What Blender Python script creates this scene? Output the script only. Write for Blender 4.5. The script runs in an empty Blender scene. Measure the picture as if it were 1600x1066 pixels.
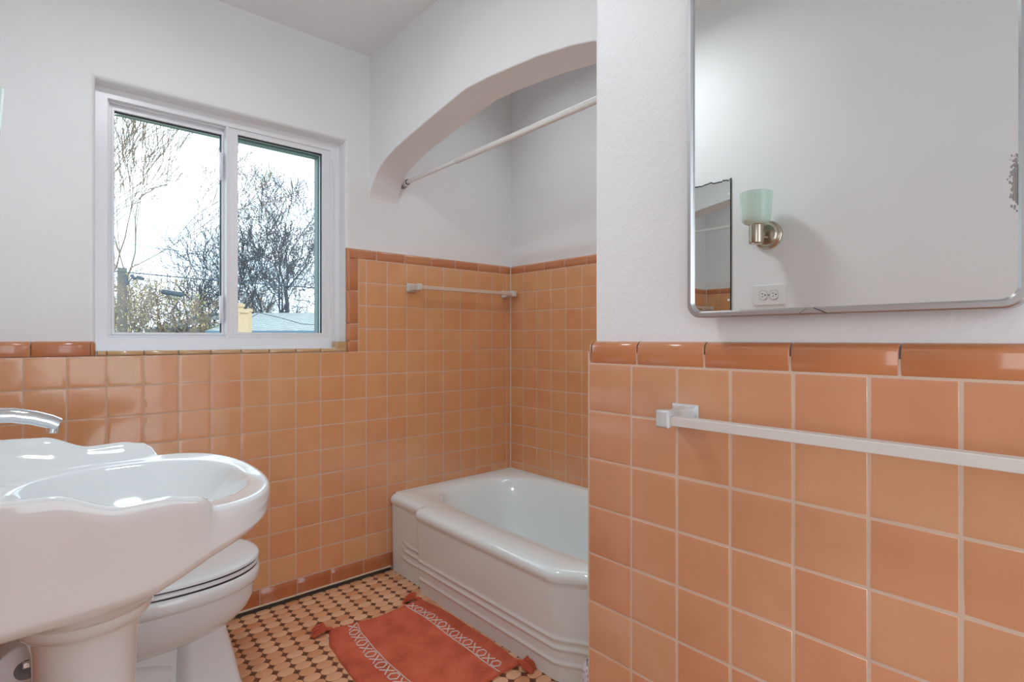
import bpy, bmesh, math, random
from mathutils import Vector, Matrix
random.seed(7)
PI = math.pi
sc = bpy.context.scene
COL = sc.collection

# ------------------------------------------------------------------ camera, sky, exposure
H = 1.13                                   # eye height above the bathroom floor
cam_data = bpy.data.cameras.new('camera'); cam = bpy.data.objects.new('camera', cam_data); COL.objects.link(cam)
cam.location = (0, 0, H); cam.rotation_euler = (PI / 2, 0, 0.8484 - PI / 2)
cam_data.sensor_width = 36; cam_data.lens = 36 * 847.9 / 1600; cam_data.shift_y = -3.6 / 1600
cam_data.clip_start = 0.02; cam_data.clip_end = 300
sc.camera = cam
sc.view_settings.view_transform = 'Standard'; sc.view_settings.look = 'None'
sc.view_settings.gamma = 1; sc.view_settings.use_curve_mapping = False
sc.view_settings.exposure = 0.1
sc.cycles.max_bounces = 14; sc.cycles.diffuse_bounces = 8; sc.cycles.glossy_bounces = 6
sc.cycles.transparent_max_bounces = 16; sc.cycles.use_denoising = True

world = bpy.data.worlds.new('sky'); sc.world = world; world.use_nodes = True
wn, wl = world.node_tree.nodes, world.node_tree.links
bg = wn['Background']; bg.inputs['Strength'].default_value = 3.1
wtc = wn.new('ShaderNodeTexCoord'); wmp = wn.new('ShaderNodeMapping'); wmp.inputs['Scale'].default_value = (2.5, 2.5, 6)
wno = wn.new('ShaderNodeTexNoise'); wno.inputs['Scale'].default_value = 2.2; wno.inputs['Detail'].default_value = 7
wcr = wn.new('ShaderNodeValToRGB'); wcr.color_ramp.elements[0].position = .36; wcr.color_ramp.elements[1].position = .56
wcr.color_ramp.elements[0].color = (.55, .68, .80, 1); wcr.color_ramp.elements[1].color = (.90, .94, 1.0, 1)
wl.new(wtc.outputs['Generated'], wmp.inputs[0]); wl.new(wmp.outputs[0], wno.inputs['Vector'])
wl.new(wno.outputs[0], wcr.inputs[0]); wl.new(wcr.outputs[0], bg.inputs[0])

# ------------------------------------------------------------------ key planes (metres)
T = 0.11
WY = 2.3895        # face of the tiles under the window
EX = 2.0955        # face of the tiles at the back of the tub alcove
MX = 0.9577        # face of the tiles under the medicine cabinet
SX = -0.20         # plaster of the wall behind the sink
WP, EP, MP = WY + .015, EX + .015, MX + .015
HX0, HX1 = 1.2094, 1.361   # arch front and back
CEIL = H + 1.352
AY = 0.87          # foot end of the tub alcove
ROW0, ROWP = H + .3747, .10907
FIELD_TOP = ROW0 - 4 * ROWP                 # top of the full tiles below the window

# ------------------------------------------------------------------ materials
def mat(name, base=(.8, .8, .8), rough=.5, metal=0, spec=.5, coat=0, emit=None, es=0):
    m = bpy.data.materials.new(name); m.use_nodes = True
    b = m.node_tree.nodes['Principled BSDF']
    b.inputs['Base Color'].default_value = (*base, 1); b.inputs['Roughness'].default_value = rough
    b.inputs['Metallic'].default_value = metal; b.inputs['Specular IOR Level'].default_value = spec
    b.inputs['Coat Weight'].default_value = coat
    if emit: b.inputs['Emission Color'].default_value = (*emit, 1); b.inputs['Emission Strength'].default_value = es
    return m
def nodes(m): return m.node_tree.nodes, m.node_tree.links, m.node_tree.nodes['Principled BSDF']
def noise(m, scale, detail=3, vec=None, stretch=None):
    n, l, b = nodes(m)
    t = n.new('ShaderNodeTexNoise'); t.inputs['Scale'].default_value = scale; t.inputs['Detail'].default_value = detail
    tc = n.new('ShaderNodeTexCoord')
    if stretch:
        mp = n.new('ShaderNodeMapping'); mp.inputs['Scale'].default_value = stretch
        l.new(tc.outputs['Object'], mp.inputs[0]); l.new(mp.outputs[0], t.inputs['Vector'])
    else: l.new(tc.outputs['Object'], t.inputs['Vector'])
    return t
def ramp(m, src, stops):
    n, l, b = nodes(m)
    r = n.new('ShaderNodeValToRGB')
    e = r.color_ramp.elements
    while len(e) < len(stops): e.new(.5)
    for i, (p, c) in enumerate(stops): e[i].position = p; e[i].color = (*c, 1)
    l.new(src, r.inputs[0]); return r
def bump(m, src, strength, dist=.001, prev=None):
    n, l, b = nodes(m)
    k = n.new('ShaderNodeBump'); k.inputs['Strength'].default_value = strength; k.inputs['Distance'].default_value = dist
    l.new(src, k.inputs['Height'])
    if prev: l.new(prev.outputs[0], k.inputs['Normal'])
    l.new(k.outputs[0], b.inputs['Normal']); return k

def plaster(name, base, b1, d1, b2, d2, s1=90, s2=9, rough=.55):
    m = mat(name, base, rough)
    n, l, b = nodes(m)
    t = noise(m, s1, 4); k = bump(m, t.outputs[0], b1, d1)
    t2 = noise(m, s2, 2); bump(m, t2.outputs[0], b2, d2, k)
    t3 = noise(m, 3.0, 4)
    r = ramp(m, t3.outputs[0], [(.3, tuple(c * .97 for c in base)), (.7, base)])
    l.new(r.outputs[0], b.inputs['Base Color'])
    return m
M_plaster = plaster('white_plaster', (.822, .835, .842), .12, .002, .25, .006)
M_plaster_rough = plaster('orange_peel_plaster', (.822, .835, .848), .30, .003, .25, .006, s1=120, s2=16, rough=.5)
M_ceiling = plaster('ceiling_paint', (.822, .835, .842), .15, .001, .25, .01)

def tile_mat(name, c_lo, c_hi, c_alt, rough=.14):
    m = mat(name, c_lo, rough); n, l, b = nodes(m)
    at = n.new('ShaderNodeAttribute'); at.attribute_name = 'tint'
    r = ramp(m, at.outputs['Fac'], [(0, c_lo), (.5, c_hi), (.9, c_alt), (1, tuple(c + (1 - c) * .22 for c in c_alt))])
    t = noise(m, 9, 3)
    r2 = ramp(m, t.outputs[0], [(.35, (.93, .88, .84)), (.65, (1.0, 1.0, 1.0))])
    mx = n.new('ShaderNodeMix'); mx.data_type = 'RGBA'; mx.blend_type = 'MULTIPLY'; mx.inputs[0].default_value = .8
    l.new(r.outputs[0], mx.inputs[6]); l.new(r2.outputs[0], mx.inputs[7]); l.new(mx.outputs[2], b.inputs['Base Color'])
    t4 = noise(m, 14, 2); bump(m, t4.outputs[0], .18, .003)
    b.inputs['Coat Weight'].default_value = .3; b.inputs['Coat Roughness'].default_value = .05
    return m
M_tile = tile_mat('peach_glazed_tile', (.70, .325, .158), (.715, .36, .175), (.70, .385, .185))
M_tile_near = tile_mat('peach_pink_glazed_tile', (.62, .29, .165), (.645, .335, .19), (.635, .36, .21), .11)
M_cap = tile_mat('rust_glazed_trim', (.52, .19, .080), (.55, .215, .095), (.57, .24, .11))
M_base = tile_mat('dark_rust_base_tile', (.42, .125, .045), (.46, .145, .052), (.47, .16, .06))
M_sill = tile_mat('sand_glazed_sill', (.56, .36, .18), (.58, .38, .2), (.55, .34, .16))
M_grout = mat('pink_grout', (.62, .46, .36), .8)
M_floor_tile = tile_mat('matte_floor_tile', (.66, .30, .14), (.80, .46, .27), (.82, .52, .32), rough=.38)
M_dot = mat('brown_floor_dot', (.15, .045, .02), .4)
M_fgrout = mat('brown_floor_grout', (.20, .09, .045), .85)
M_caulk = mat('cream_caulk', (.62, .50, .36), .5)
M_dark_joint = mat('dark_joint', (.05, .035, .025), .9)
M_porc = mat('white_porcelain', (.79, .85, .87), .07, coat=.5)
M_tub = mat('white_tub_enamel', (.77, .86, .88), .13, coat=.4)
_t = noise(M_tub, 4, 2); bump(M_tub, _t.outputs[0], .12, .004)
M_seat = mat('white_seat_plastic', (.79, .85, .88), .2)
M_gap = mat('dark_gap', (.02, .02, .02), .6)
M_chrome = mat('chrome', (.75, .77, .8), .06, metal=1)
M_nickel = mat('brushed_nickel', (.50, .44, .36), .22, metal=1)
M_steel = mat('stainless_steel', (.50, .50, .505), .34, metal=1)
M_mirror = mat('mirror_silver', (.84, .86, .85), .0, metal=1)
M_edge = mat('worn_mirror_edge', (.06, .06, .055), .4)
M_vinyl = mat('white_vinyl', (.82, .83, .86), .3)
M_gasket = mat('black_gasket', (.02, .035, .045), .5)
M_ext = mat('slate_green_trim', (.07, .13, .12), .5)
M_rodmat = mat('white_enamel_rod', (.78, .78, .76), .25)
M_rodend = mat('grey_rubber', (.30, .30, .30), .6)
M_cream = mat('cream_ceramic', (.62, .60, .56), .22)
M_greyce = mat('pale_grey_ceramic', (.56, .585, .59), .15, coat=.3)
_t = noise(M_greyce, 30, 3); _r = ramp(M_greyce, _t.outputs[0], [(.35, (.46, .50, .51)), (.65, (.60, .62, .62))])
M_greyce.node_tree.links.new(_r.outputs[0], M_greyce.node_tree.nodes['Principled BSDF'].inputs['Base Color'])
M_bar = mat('cream_towel_bar', (.66, .64, .60), .4)
M_bar2 = mat('pinkish_towel_bar', (.66, .52, .42), .4)
M_plate = mat('white_plastic', (.78, .78, .77), .3)
M_slot = mat('black_slot', (.02, .02, .02), .6)
M_paper = mat('tissue_paper', (.80, .82, .85), .9)
M_green = mat('mint_glass', (.62, .88, .76), .25)
_n, _l, _b = nodes(M_green); _b.inputs['Transmission Weight'].default_value = .25; _b.inputs['Subsurface Weight'].default_value = .0
_t = noise(M_green, 6, 2); _r = ramp(M_green, _t.outputs[0], [(.3, (.66, .89, .78)), (.7, (.84, .95, .90))]); _l.new(_r.outputs[0], _b.inputs['Base Color'])
M_wood = mat('tan_timber', (.46, .34, .21), .7)
M_shingle = mat('pale_shingle', (.33, .42, .42), .8)
_n, _l, _b = nodes(M_shingle)
_br = _n.new('ShaderNodeTexBrick'); _br.inputs['Scale'].default_value = 1.0
_br.inputs['Color1'].default_value = (.34, .38, .37, 1); _br.inputs['Color2'].default_value = (.28, .32, .32, 1); _br.inputs['Mortar'].default_value = (.12, .15, .16, 1)
_br.inputs['Brick Width'].default_value = .35; _br.inputs['Row Height'].default_value = .14; _br.inputs['Mortar Size'].default_value = .012
_tc = _n.new('ShaderNodeTexCoord'); _l.new(_tc.outputs['Generated'], _br.inputs['Vector'])
_mp = _n.new('ShaderNodeMapping'); _mp.inputs['Scale'].default_value = (22, 3.2, 1); _l.new(_tc.outputs['Generated'], _mp.inputs[0]); _l.new(_mp.outputs[0], _br.inputs['Vector'])
_l.new(_br.outputs[0], _b.inputs['Base Color'])
M_siding = mat('pale_siding', (.22, .24, .22), .8)
M_fascia = mat('blue_grey_fascia', (.10, .17, .24), .7)
M_bark = mat('grey_bark', (.075, .078, .09), .9)
M_bark2 = mat('tan_bark', (.19, .145, .10), .9)
M_dryleaf = mat('dry_leaf', (.36, .27, .13), .8)
_t = noise(M_dryleaf, .9, 2); _r = ramp(M_dryleaf, _t.outputs[0], [(.40, (.44, .32, .17)), (.55, (.40, .36, .16)), (.66, (.36, .48, .14))])
M_dryleaf.node_tree.links.new(_r.outputs[0], M_dryleaf.node_tree.nodes['Principled BSDF'].inputs['Base Color'])
M_cable = mat('blue_black_cable', (.035, .06, .085), .6)
M_pole = mat('weathered_pole', (.13, .12, .11), .9)
M_grass = mat('dry_grass', (.30, .30, .20), .95)
_t = noise(M_grass, 4, 5); _r = ramp(M_grass, _t.outputs[0], [(.35, (.36, .36, .28)), (.65, (.50, .49, .42))])
M_grass.node_tree.links.new(_r.outputs[0], M_grass.node_tree.nodes['Principled BSDF'].inputs['Base Color'])
M_lampglass = mat('lit_lamp_glass', (.9, .9, .88), .4, emit=(1, .97, .93), es=2.5)

# rug
M_rug = mat('terracotta_cotton', (.42, .085, .045), .95, spec=.1)
_n, _l, _b = nodes(M_rug)
_t = noise(M_rug, 11, 5); _r = ramp(M_rug, _t.outputs[0], [(.34, (.53, .105, .055)), (.52, (.65, .14, .075)), (.70, (.70, .17, .10))]); _l.new(_r.outputs[0], _b.inputs['Base Color'])
_t2 = noise(M_rug, 420, 2); _k = bump(M_rug, _t2.outputs[0], .8, .003); _t3 = noise(M_rug, 35, 4); bump(M_rug, _t3.outputs[0], .8, .008, _k)
_b.inputs['Sheen Weight'].default_value = .3; _b.inputs['Sheen Tint'].default_value = (.8, .35, .25, 1)
M_yarn = mat('white_yarn', (.68, .60, .56), .9)
M_lilac = mat('lilac_dotted_cotton', (.62, .58, .64), .9)
_n, _l, _b = nodes(M_lilac)
_v = _n.new('ShaderNodeTexVoronoi'); _v.inputs['Scale'].default_value = 110; _tc = _n.new('ShaderNodeTexCoord'); _l.new(_tc.outputs['Object'], _v.inputs['Vector'])
_r = ramp(M_lilac, _v.outputs['Distance'], [(.25, (.16, .09, .22)), (.38, (.66, .62, .68))]); _l.new(_r.outputs[0], _b.inputs['Base Color'])

# clear window glass: mostly straight-through, with Fresnel reflections
M_glass = bpy.data.materials.new('clear_glass'); M_glass.use_nodes = True
_n, _l = M_glass.node_tree.nodes, M_glass.node_tree.links
_n.remove(_n['Principled BSDF']); _o = _n['Material Output']
_tr = _n.new('ShaderNodeBsdfTransparent'); _tr.inputs[0].default_value = (.93, .975, .98, 1)
_gl = _n.new('ShaderNodeBsdfGlossy'); _gl.inputs['Roughness'].default_value = 0
_fr = _n.new('ShaderNodeFresnel'); _fr.inputs[0].default_value = 1.3
_mx = _n.new('ShaderNodeMixShader'); _l.new(_fr.outputs[0], _mx.inputs[0]); _l.new(_tr.outputs[0], _mx.inputs[1]); _l.new(_gl.outputs[0], _mx.inputs[2]); _l.new(_mx.outputs[0], _o.inputs[0])

# ------------------------------------------------------------------ mesh helpers
class MB:
    def __init__(s): s.v = []; s.f = []; s.t = []; s.mi = []
    def add(s, vs, fs, tint=.5, mi=0):
        o = len(s.v); s.v += [tuple(p) for p in vs]; s.f += [tuple(i + o for i in q) for q in fs]
        s.t += [tint] * len(fs); s.mi += [mi] * len(fs)
    def box(s, lo, hi, tint=.5, mi=0):
        x0, y0, z0 = lo; x1, y1, z1 = hi
        s.add([(x0, y0, z0), (x1, y0, z0), (x1, y1, z0), (x0, y1, z0), (x0, y0, z1), (x1, y0, z1), (x1, y1, z1), (x0, y1, z1)],
              [(0, 3, 2, 1), (4, 5, 6, 7), (0, 1, 5, 4), (1, 2, 6, 5), (2, 3, 7, 6), (3, 0, 4, 7)], tint, mi)
    def rings(s, R, closed=True, cap0=False, cap1=False, tint=.5, mi=0):
        n = len(R[0]); vs = [p for r in R for p in r]; fs = []
        for i in range(len(R) - 1):
            for j in range(n if closed else n - 1):
                k = (j + 1) % n; fs.append((i * n + j, i * n + k, (i + 1) * n + k, (i + 1) * n + j))
        if cap0: fs.append(tuple(reversed(range(n))))
        if cap1: fs.append(tuple((len(R) - 1) * n + j for j in range(n)))
        s.add(vs, fs, tint, mi)
    def tube(s, pts, rad, n=10, caps=True, tint=.5, mi=0, squash=None):
        pts = [Vector(p) for p in pts]; R = []
        if not isinstance(rad, (list, tuple)): rad = [rad] * len(pts)
        up = None
        for i, p in enumerate(pts):
            d = (pts[min(i + 1, len(pts) - 1)] - pts[max(i - 1, 0)]).normalized()
            if up is None: up = Vector((0, 0, 1)) if abs(d.z) < .95 else Vector((1, 0, 0))
            a = d.cross(up).normalized(); b = a.cross(d).normalized(); up = b
            q = squash or 1
            R.append([p + a * (rad[i] * q * math.cos(2 * PI * k / n)) + b * (rad[i] * math.sin(2 * PI * k / n)) for k in range(n)])
        s.rings(R, True, caps, caps, tint, mi)
    def lathe(s, prof, c, axis='z', n=32, cap0=False, cap1=False, mi=0):
        R = []
        for r, h in prof:
            ring = []
            for k in range(n):
                a = 2 * PI * k / n; ca, sa = r * math.cos(a), r * math.sin(a)
                if axis == 'z': ring.append((c[0] + ca, c[1] + sa, c[2] + h))
                elif axis == 'x': ring.append((c[0] + h, c[1] + ca, c[2] + sa))
                else: ring.append((c[0] + sa, c[1] + h, c[2] + ca))
            R.append(ring)
        s.rings(R, True, cap0, cap1, mi=mi)
    def build(s, name, m, parent=None, smooth=40, bevel=0, seg=2, subsurf=0, fix=True):
        me = bpy.data.meshes.new(name); me.from_pydata(s.v, [], s.f)
        if fix:
            bm = bmesh.new(); bm.from_mesh(me); bmesh.ops.recalc_face_normals(bm, faces=bm.faces); bm.to_mesh(me); bm.free()
        if len(set(s.t)) > 1 or smooth == 'tile':
            a = me.attributes.new('tint', 'FLOAT', 'FACE')
            a.data.foreach_set('value', s.t)
        for mm in (m if isinstance(m, (list, tuple)) else [m]): me.materials.append(mm)
        if any(s.mi): me.polygons.foreach_set('material_index', s.mi)
        if smooth:
            me.polygons.foreach_set('use_smooth', [True] * len(me.polygons))
            me.set_sharp_from_angle(angle=math.radians(80 if smooth == 'tile' else smooth))
        me.update()
        o = bpy.data.objects.new(name, me); COL.objects.link(o)
        if parent: o.parent = parent
        if bevel:
            b = o.modifiers.new('bevel', 'BEVEL'); b.width = bevel; b.segments = seg; b.limit_method = 'ANGLE'; b.angle_limit = math.radians(35); b.harden_normals = False
        if subsurf:
            b = o.modifiers.new('subd', 'SUBSURF'); b.levels = subsurf; b.render_levels = subsurf
        return o
def tag(o, label=None, cat=None, group=None, kind=None):
    if label: o['label'] = label
    if cat: o['category'] = cat
    if group: o['group'] = group
    if kind: o['kind'] = kind
    return o
def thing(name, loc, label, cat, group=None):
    o = bpy.data.objects.new(name, None); COL.objects.link(o); o.location = loc; o.empty_display_size = .05
    return tag(o, label, cat, group)
def part(mb, name, m, root, **k):       # mesh given in world coordinates, parented to an Empty that is not rotated
    o = mb.build(name, m, None, **k); o.parent = root
    off = Vector((0, 0, 0)); r = root
    while r: off += Vector(r.location); r = r.parent
    o.location = -off
    return o
def struct(o, label=None): return tag(o, label, None, None, 'structure')

# glazed tiles -----------------------------------------------------
def tile_field(mb, O, u, n, us, vs, skip=None, rim=.0016):
    """cushion-edged tiles between the grid lines us x vs on the plane through O (u along, z up, n outwards)"""
    O, u, n = Vector(O), Vector(u), Vector(n); v = Vector((0, 0, 1)); g = .0008
    for i in range(len(us) - 1):
        for j in range(len(vs) - 1):
            a0, a1, b0, b1 = us[i] + g, us[i + 1] - g, vs[j] + g, vs[j + 1] - g
            if a1 - a0 < .006 or b1 - b0 < .006: continue
            if skip and skip((a0 + a1) / 2, (b0 + b1) / 2): continue
            tu, tv = random.gauss(0, .003), random.gauss(0, .003); cu, cv = (a0 + a1) / 2, (b0 + b1) / 2
            R = []
            m = min(a1 - a0, b1 - b0)
            for ins, dep in ((0, -.0030), (.0004, -.0014), (rim, -.0004), (.0045, 0), (min(.012, m * .3), .0002)):
                ring = []
                for (p, q) in ((a0 + ins, b0 + ins), (a1 - ins, b0 + ins), (a1 - ins, b1 - ins), (a0 + ins, b1 - ins)):
                    ring.append(O + u * p + v * q + n * (dep + (p - cu) * tu + (q - cv) * tv))
                R.append(ring)
            tn = min(.88, max(0, random.gauss(.45, .20)))
            mb.rings(R[:3], True, tint=1.0); mb.rings(R[2:], True, False, True, tint=tn)
def sweep(mb, O, u, v, n, joints, prof, g=.0012):
    """trim pieces: the profile [(v, n)] run along u between the joints"""
    O, u, v, n = map(Vector, (O, u, v, n))
    cv = sum(p[0] for p in prof) / len(prof)
    for a0, a1 in zip(joints[:-1], joints[1:]):
        if a1 - a0 < .004: continue
        R = []
        for du, ins in ((g, .0022), (g + .0006, .0008), (g + .002, 0), (a1 - a0 - g - .002, 0), (a1 - a0 - g - .0006, .0008), (a1 - a0 - g, .0022)):
            R.append([O + u * (a0 + du) + v * p + n * (q - ins) for p, q in prof])
        mb.rings(R, False, tint=min(.88, max(0, random.gauss(.5, .25))))
def capprof(h, back=.017, r=.014):     # straight face that rolls back into the wall at the top
    P = [(0.0009, -.003), (.0013, -.0008), (.003, 0), (h * .35, .0008)]
    for k in range(7):
        a = k / 6 * PI / 2; P.append((h - r + r * math.sin(a), -r + r * math.cos(a) + .0008 * (1 - k / 6)))
    P.append((h, -back)); return P
def slab(mb, O, u, n, a0, a1, b0, b1, d0, d1):     # plain backing between offsets d0..d1 along n
    O, u, n = map(Vector, (O, u, n)); v = Vector((0, 0, 1))
    c = [O + u * a + v * b + n * d for a, b, d in ((a0, b0, d0), (a1, b0, d0), (a1, b1, d0), (a0, b1, d0), (a0, b0, d1), (a1, b0, d1), (a1, b1, d1), (a0, b1, d1))]
    mb.add(c, [(0, 3, 2, 1), (4, 5, 6, 7), (0, 1, 5, 4), (1, 2, 6, 5), (2, 3, 7, 6), (3, 0, 4, 7)])

def rows(z0, z1):       # grid lines of the tile courses between z0 and z1
    L = [ROW0 - k * ROWP for k in range(-1, 15)]
    return [z0] + sorted(z for z in L if z0 + .004 < z < z1 - .004) + [z1]
def cols(o, a, b, p=T):
    k0 = math.floor((a - o) / p) - 1; L = [o + (k0 + i) * p for i in range(60)]
    return [a] + [x for x in L if a + .004 < x < b - .004] + [b]

# ------------------------------------------------------------------ THE SETTING
# wall with the window
WX0, WX1, WZ0, WZ1 = .1636, 1.0885, H - .042, H + .922
mb = MB()
def rect(x0, x1, z0, z1, y): return [(x0, y, z0), (x1, y, z0), (x1, y, z1), (x0, y, z1)]
rr = .020; R = [rect(-.32, 2.3, -.02, CEIL + .1, WP + .22), rect(-.32, 2.3, -.02, CEIL + .1, WP)]
for k in range(7):
    a = k / 6 * PI / 2
    off, dep = rr * (1 - math.sin(a)), rr * (1 - math.cos(a))
    R.append(rect(WX0 - off, WX1 + off, WZ0 - off, WZ1 + off, WP + dep))
R += [rect(WX0, WX1, WZ0, WZ1, WP + .12), rect(WX0 - .0, WX1 + .0, WZ0 - .0, WZ1 + .0, WP + .22), R[0]]
mb.rings(R); wall_back = mb.build('wall_back', M_plaster, smooth=50)
struct(wall_back, 'white plaster window wall above peach tile wainscot')

O, u, n = (0, WY, 0), (1, 0, 0), (0, -1, 0)
base_top = ROW0 - 13 * ROWP
def skipW(p, q): return p < 1.144 and q > FIELD_TOP
g = MB(); t = MB()
us = cols(-.026, SX, 1.3, T); us = [x for x in us if x < 1.18]
colsW = [SX] + [(-.026 + T * i) for i in range(-1, 20) if SX + .01 < -.026 + T * i < EX - .005] + [EX]
tile_field(t, O, u, n, colsW, rows(base_top, FIELD_TOP))
cw2 = [1.144] + [x for x in colsW if x > 1.16]
tile_field(t, O, u, n, cw2, rows(FIELD_TOP, ROW0))
slab(g, O, u, n, SX, EX + .012, 0, FIELD_TOP, -.0155, -.0008); slab(g, O, u, n, 1.10, EX + .012, FIELD_TOP, ROW0 + .04, -.0155, -.0008)
part(t, 'wall_tile', M_tile, wall_back, smooth='tile'); part(g, 'grout', M_grout, wall_back, smooth=0)
c = MB()
sweep(c, (0, WY, FIELD_TOP), u, (0, 0, 1), n, [SX, -.165, -.0075, .1494], capprof(.052))
sweep(c, (0, WY, ROW0), u, (0, 0, 1), n, [1.144, 1.2369, 1.3898, 1.5481, 1.7012, 1.8544, 2.0102, EX + .0], capprof(.048))
# trim that runs up the side of the window (rolls towards the opening)
vj = [FIELD_TOP, H - .0093, H + .0699, H + .2237, H + .3805, ROW0 + .001]
vp = [(a, b) for a, b in capprof(.056)]
sweep(c, (1.144, WY, 0), (0, 0, 1), (-1, 0, 0), n, vj, vp)
# mitred corner piece
P = capprof(.056); Pz = capprof(.048)
Rr = [[Vector((1.144 - a * s, WY - b, ROW0 + a2 * s2)) for (a, b), (a2, b2) in zip(P, Pz)] for s, s2 in ((1, 0), (1, .5), (1, 1), (.5, 1), (0, 1))]
c.rings(Rr, False, tint=.4)
c.box((1.0885, WY + .0145, FIELD_TOP), (1.0895, WY + .0148, FIELD_TOP + .001))
# rounded end of the left-hand cap where it meets the window
Rr = []
for k in range(7):
    a = k / 6 * PI / 2
    Rr.append([Vector((.1494 + .0145 * math.sin(a), WY - b + .0145 * (1 - math.cos(a)), FIELD_TOP + v_ - .006 * (1 - math.cos(a)) * (v_ / .052))) for v_, b in capprof(.052)])
c.rings(Rr, False, tint=.75)
part(c, 'cap_trim', M_cap, wall_back, smooth='tile')
# base course
bz = base_top
b_ = MB()
bp = [(0.0, -.004), (.004, .001)] + [(bz - .004 - .0, .0012), (bz - .001, -.003)]
sweep(b_, (0, WY, 0), u, (0, 0, 1), n, [SX, -.072, .0835, .239, .395, .551, .7063, .8618, 1.014, 1.170, 1.33], [(.014, .0035), (.02, .0015), (.05, .0008), (bz - .004, .0004), (bz - .0012, -.003)])
part(b_, 'base_trim', M_base, wall_back, smooth='tile')
k_ = MB(); k_.tube([(SX, WY - .004, .0165), (1.31, WY - .004, .0165)], .0042, 8); part(k_, 'caulk_bead', M_caulk, wall_back)
k_ = MB(); k_.box((SX, WY - .010, -.001), (1.31, WY, .0115)); part(k_, 'base_joint', M_dark_joint, wall_back, smooth=0)  # dark strip where the base course meets the floor
# tiled sill edge
s_ = MB()
sp = [(0.0005, -.003), (.001, 0), (.006, .0015)] + [(.018 - .008 + .008 * math.sin(k / 5 * PI / 2), .0015 - .008 + .008 * math.cos(k / 5 * PI / 2)) for k in range(6)] + [(.0185, -.045)]
sweep(s_, (0, WY, FIELD_TOP + .0), u, (0, 0, 1), n, [.166, .194, .304, .414, .524, .634, .744, .854, .964, 1.087], sp)
s_.box((1.046, WY + .004, FIELD_TOP + .018), (1.087, WY + .07, FIELD_TOP + .048), tint=.2)
part(s_, 'sill_trim', M_sill, wall_back, smooth='tile')

# back of the alcove
mb = MB(); mb.box((EP, .70, -.02), (EP + .2, WP + .01, CEIL + .25)); wall_alcove = mb.build('wall_alcove', M_plaster, smooth=0)
struct(wall_alcove, 'white plaster and peach tile wall along the tub')
O2, u2, n2 = (EX, 0, 0), (0, -1, 0), (-1, 0, 0)
t = MB(); g = MB(); c = MB()
ce = [-WY] + [-(2.2795 - T * i) for i in range(0, 14) if 2.2795 - T * i > AY + .01] + [-AY]
tile_field(t, O2, u2, n2, ce, rows(H - .80, ROW0))
slab(g, O2, u2, n2, -WY - .01, -AY + .01, H - .8, ROW0 + .04, -.0155, -.0008)
sweep(c, (EX, 0, ROW0), u2, (0, 0, 1), n2, [-WY, -2.2675, -2.1099, -1.9605, -1.8076, -1.654, -1.50, -1.346, -1.192, -1.038, -AY], capprof(.048))
part(t, 'wall_tile', M_tile, wall_alcove, smooth='tile'); part(g, 'grout', M_grout, wall_alcove, smooth=0); part(c, 'cap_trim', M_cap, wall_alcove, smooth='tile')
k_ = MB(); k_.tube([(EX - .001, WY - .001, H - .77), (EX - .001, WY - .001, ROW0 + .047)], .0032, 8)
part(k_, 'corner_caulk', mat('white_caulk', (.66, .60, .55), .5), wall_alcove)

# partition at the foot of the tub, with the cabinet wall
mb = MB()
CR = .014
pts = [(MP, -1.3), (MP, .8165 - CR)] + [(MP + CR * (1 - math.cos(k / 5 * PI / 2)), .8165 - CR + CR * math.sin(k / 5 * PI / 2)) for k in range(1, 6)] + [(HX0, .8165), (HX0, AY - .012 + .02), (EP + .1, AY + .008), (EP + .1, -1.3)]
mb.rings([[(x, y, -.02) for x, y in pts], [(x, y, CEIL + .25) for x, y in pts]], True, True, True)
wall_right = mb.build('wall_right', M_plaster_rough, smooth=30)
struct(wall_right, 'white textured wall above peach tile wainscot, behind the mirror')
O3, u3, n3 = (MX, 0, 0), (0, -1, 0), (-1, 0, 0)
t = MB(); g = MB(); c = MB()
MROW = [H - .0562 - .1088 * k for k in range(0, 10)]; MROW = sorted(MROW + [MROW[-1] - .02])
MROW = sorted(z for z in [H - .0562 - .1088 * k for k in range(0, 11)] if z > .01) ; MROW = [0.0] + MROW
cm = [-.8244] + [-(.7018 - T * i) for i in range(0, 19)]
# first column has a rounded outer edge
tile_field(t, O3, u3, n3, cm[1:], MROW, rim=.0022)
for j in range(len(MROW) - 1):
    b0, b1 = MROW[j] + .0009, MROW[j + 1] - .0009
    if b1 - b0 < .01: continue
    R = []
    rr_ = .010
    arc = [(-.8244 + rr_ - rr_ * math.cos(k / 6 * PI / 2) * 1.0, -rr_ + rr_ * math.sin(k / 6 * PI / 2)) for k in range(7)]
    arc = [(-.8244, -.016)] + arc + [(-.8244 + .03, 0.0), (-.7018 - .013, 0.0002), (-.7018 - .005, 0), (-.7018 - .0025, -.0004), (-.7018 - .0013, -.0014), (-.7018 - .0009, -.003)]
    for z, ins in ((b0, .003), (b0 + .0004, .0014), (b0 + .0016, .0004), (b0 + .004, 0), (b1 - .004, 0), (b1 - .0016, .0004), (b1 - .0004, .0014), (b1, .003)):
        R.append([(MX - (q - ins), -(p + ins * .3), z) for p, q in arc])
    t.rings(R, False, tint=min(.88, max(0, random.gauss(.5, .2))))
slab(g, O3, u3, n3, -.8225, 1.3, 0, H - .03, -.0155, -.0008)
part(t, 'wall_tile', M_tile_near, wall_right, smooth='tile'); part(g, 'grout', M_grout, wall_right, smooth=0)
sweep(c, (MX, 0, H - .0562), u3, (0, 0, 1), n3, [-.812, -.6872, -.5331, -.3768, -.2225, -.068, .087, .242, .397, .552, .707, .862, 1.02, 1.17, 1.3], capprof(.050))
Rr = []
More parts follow.
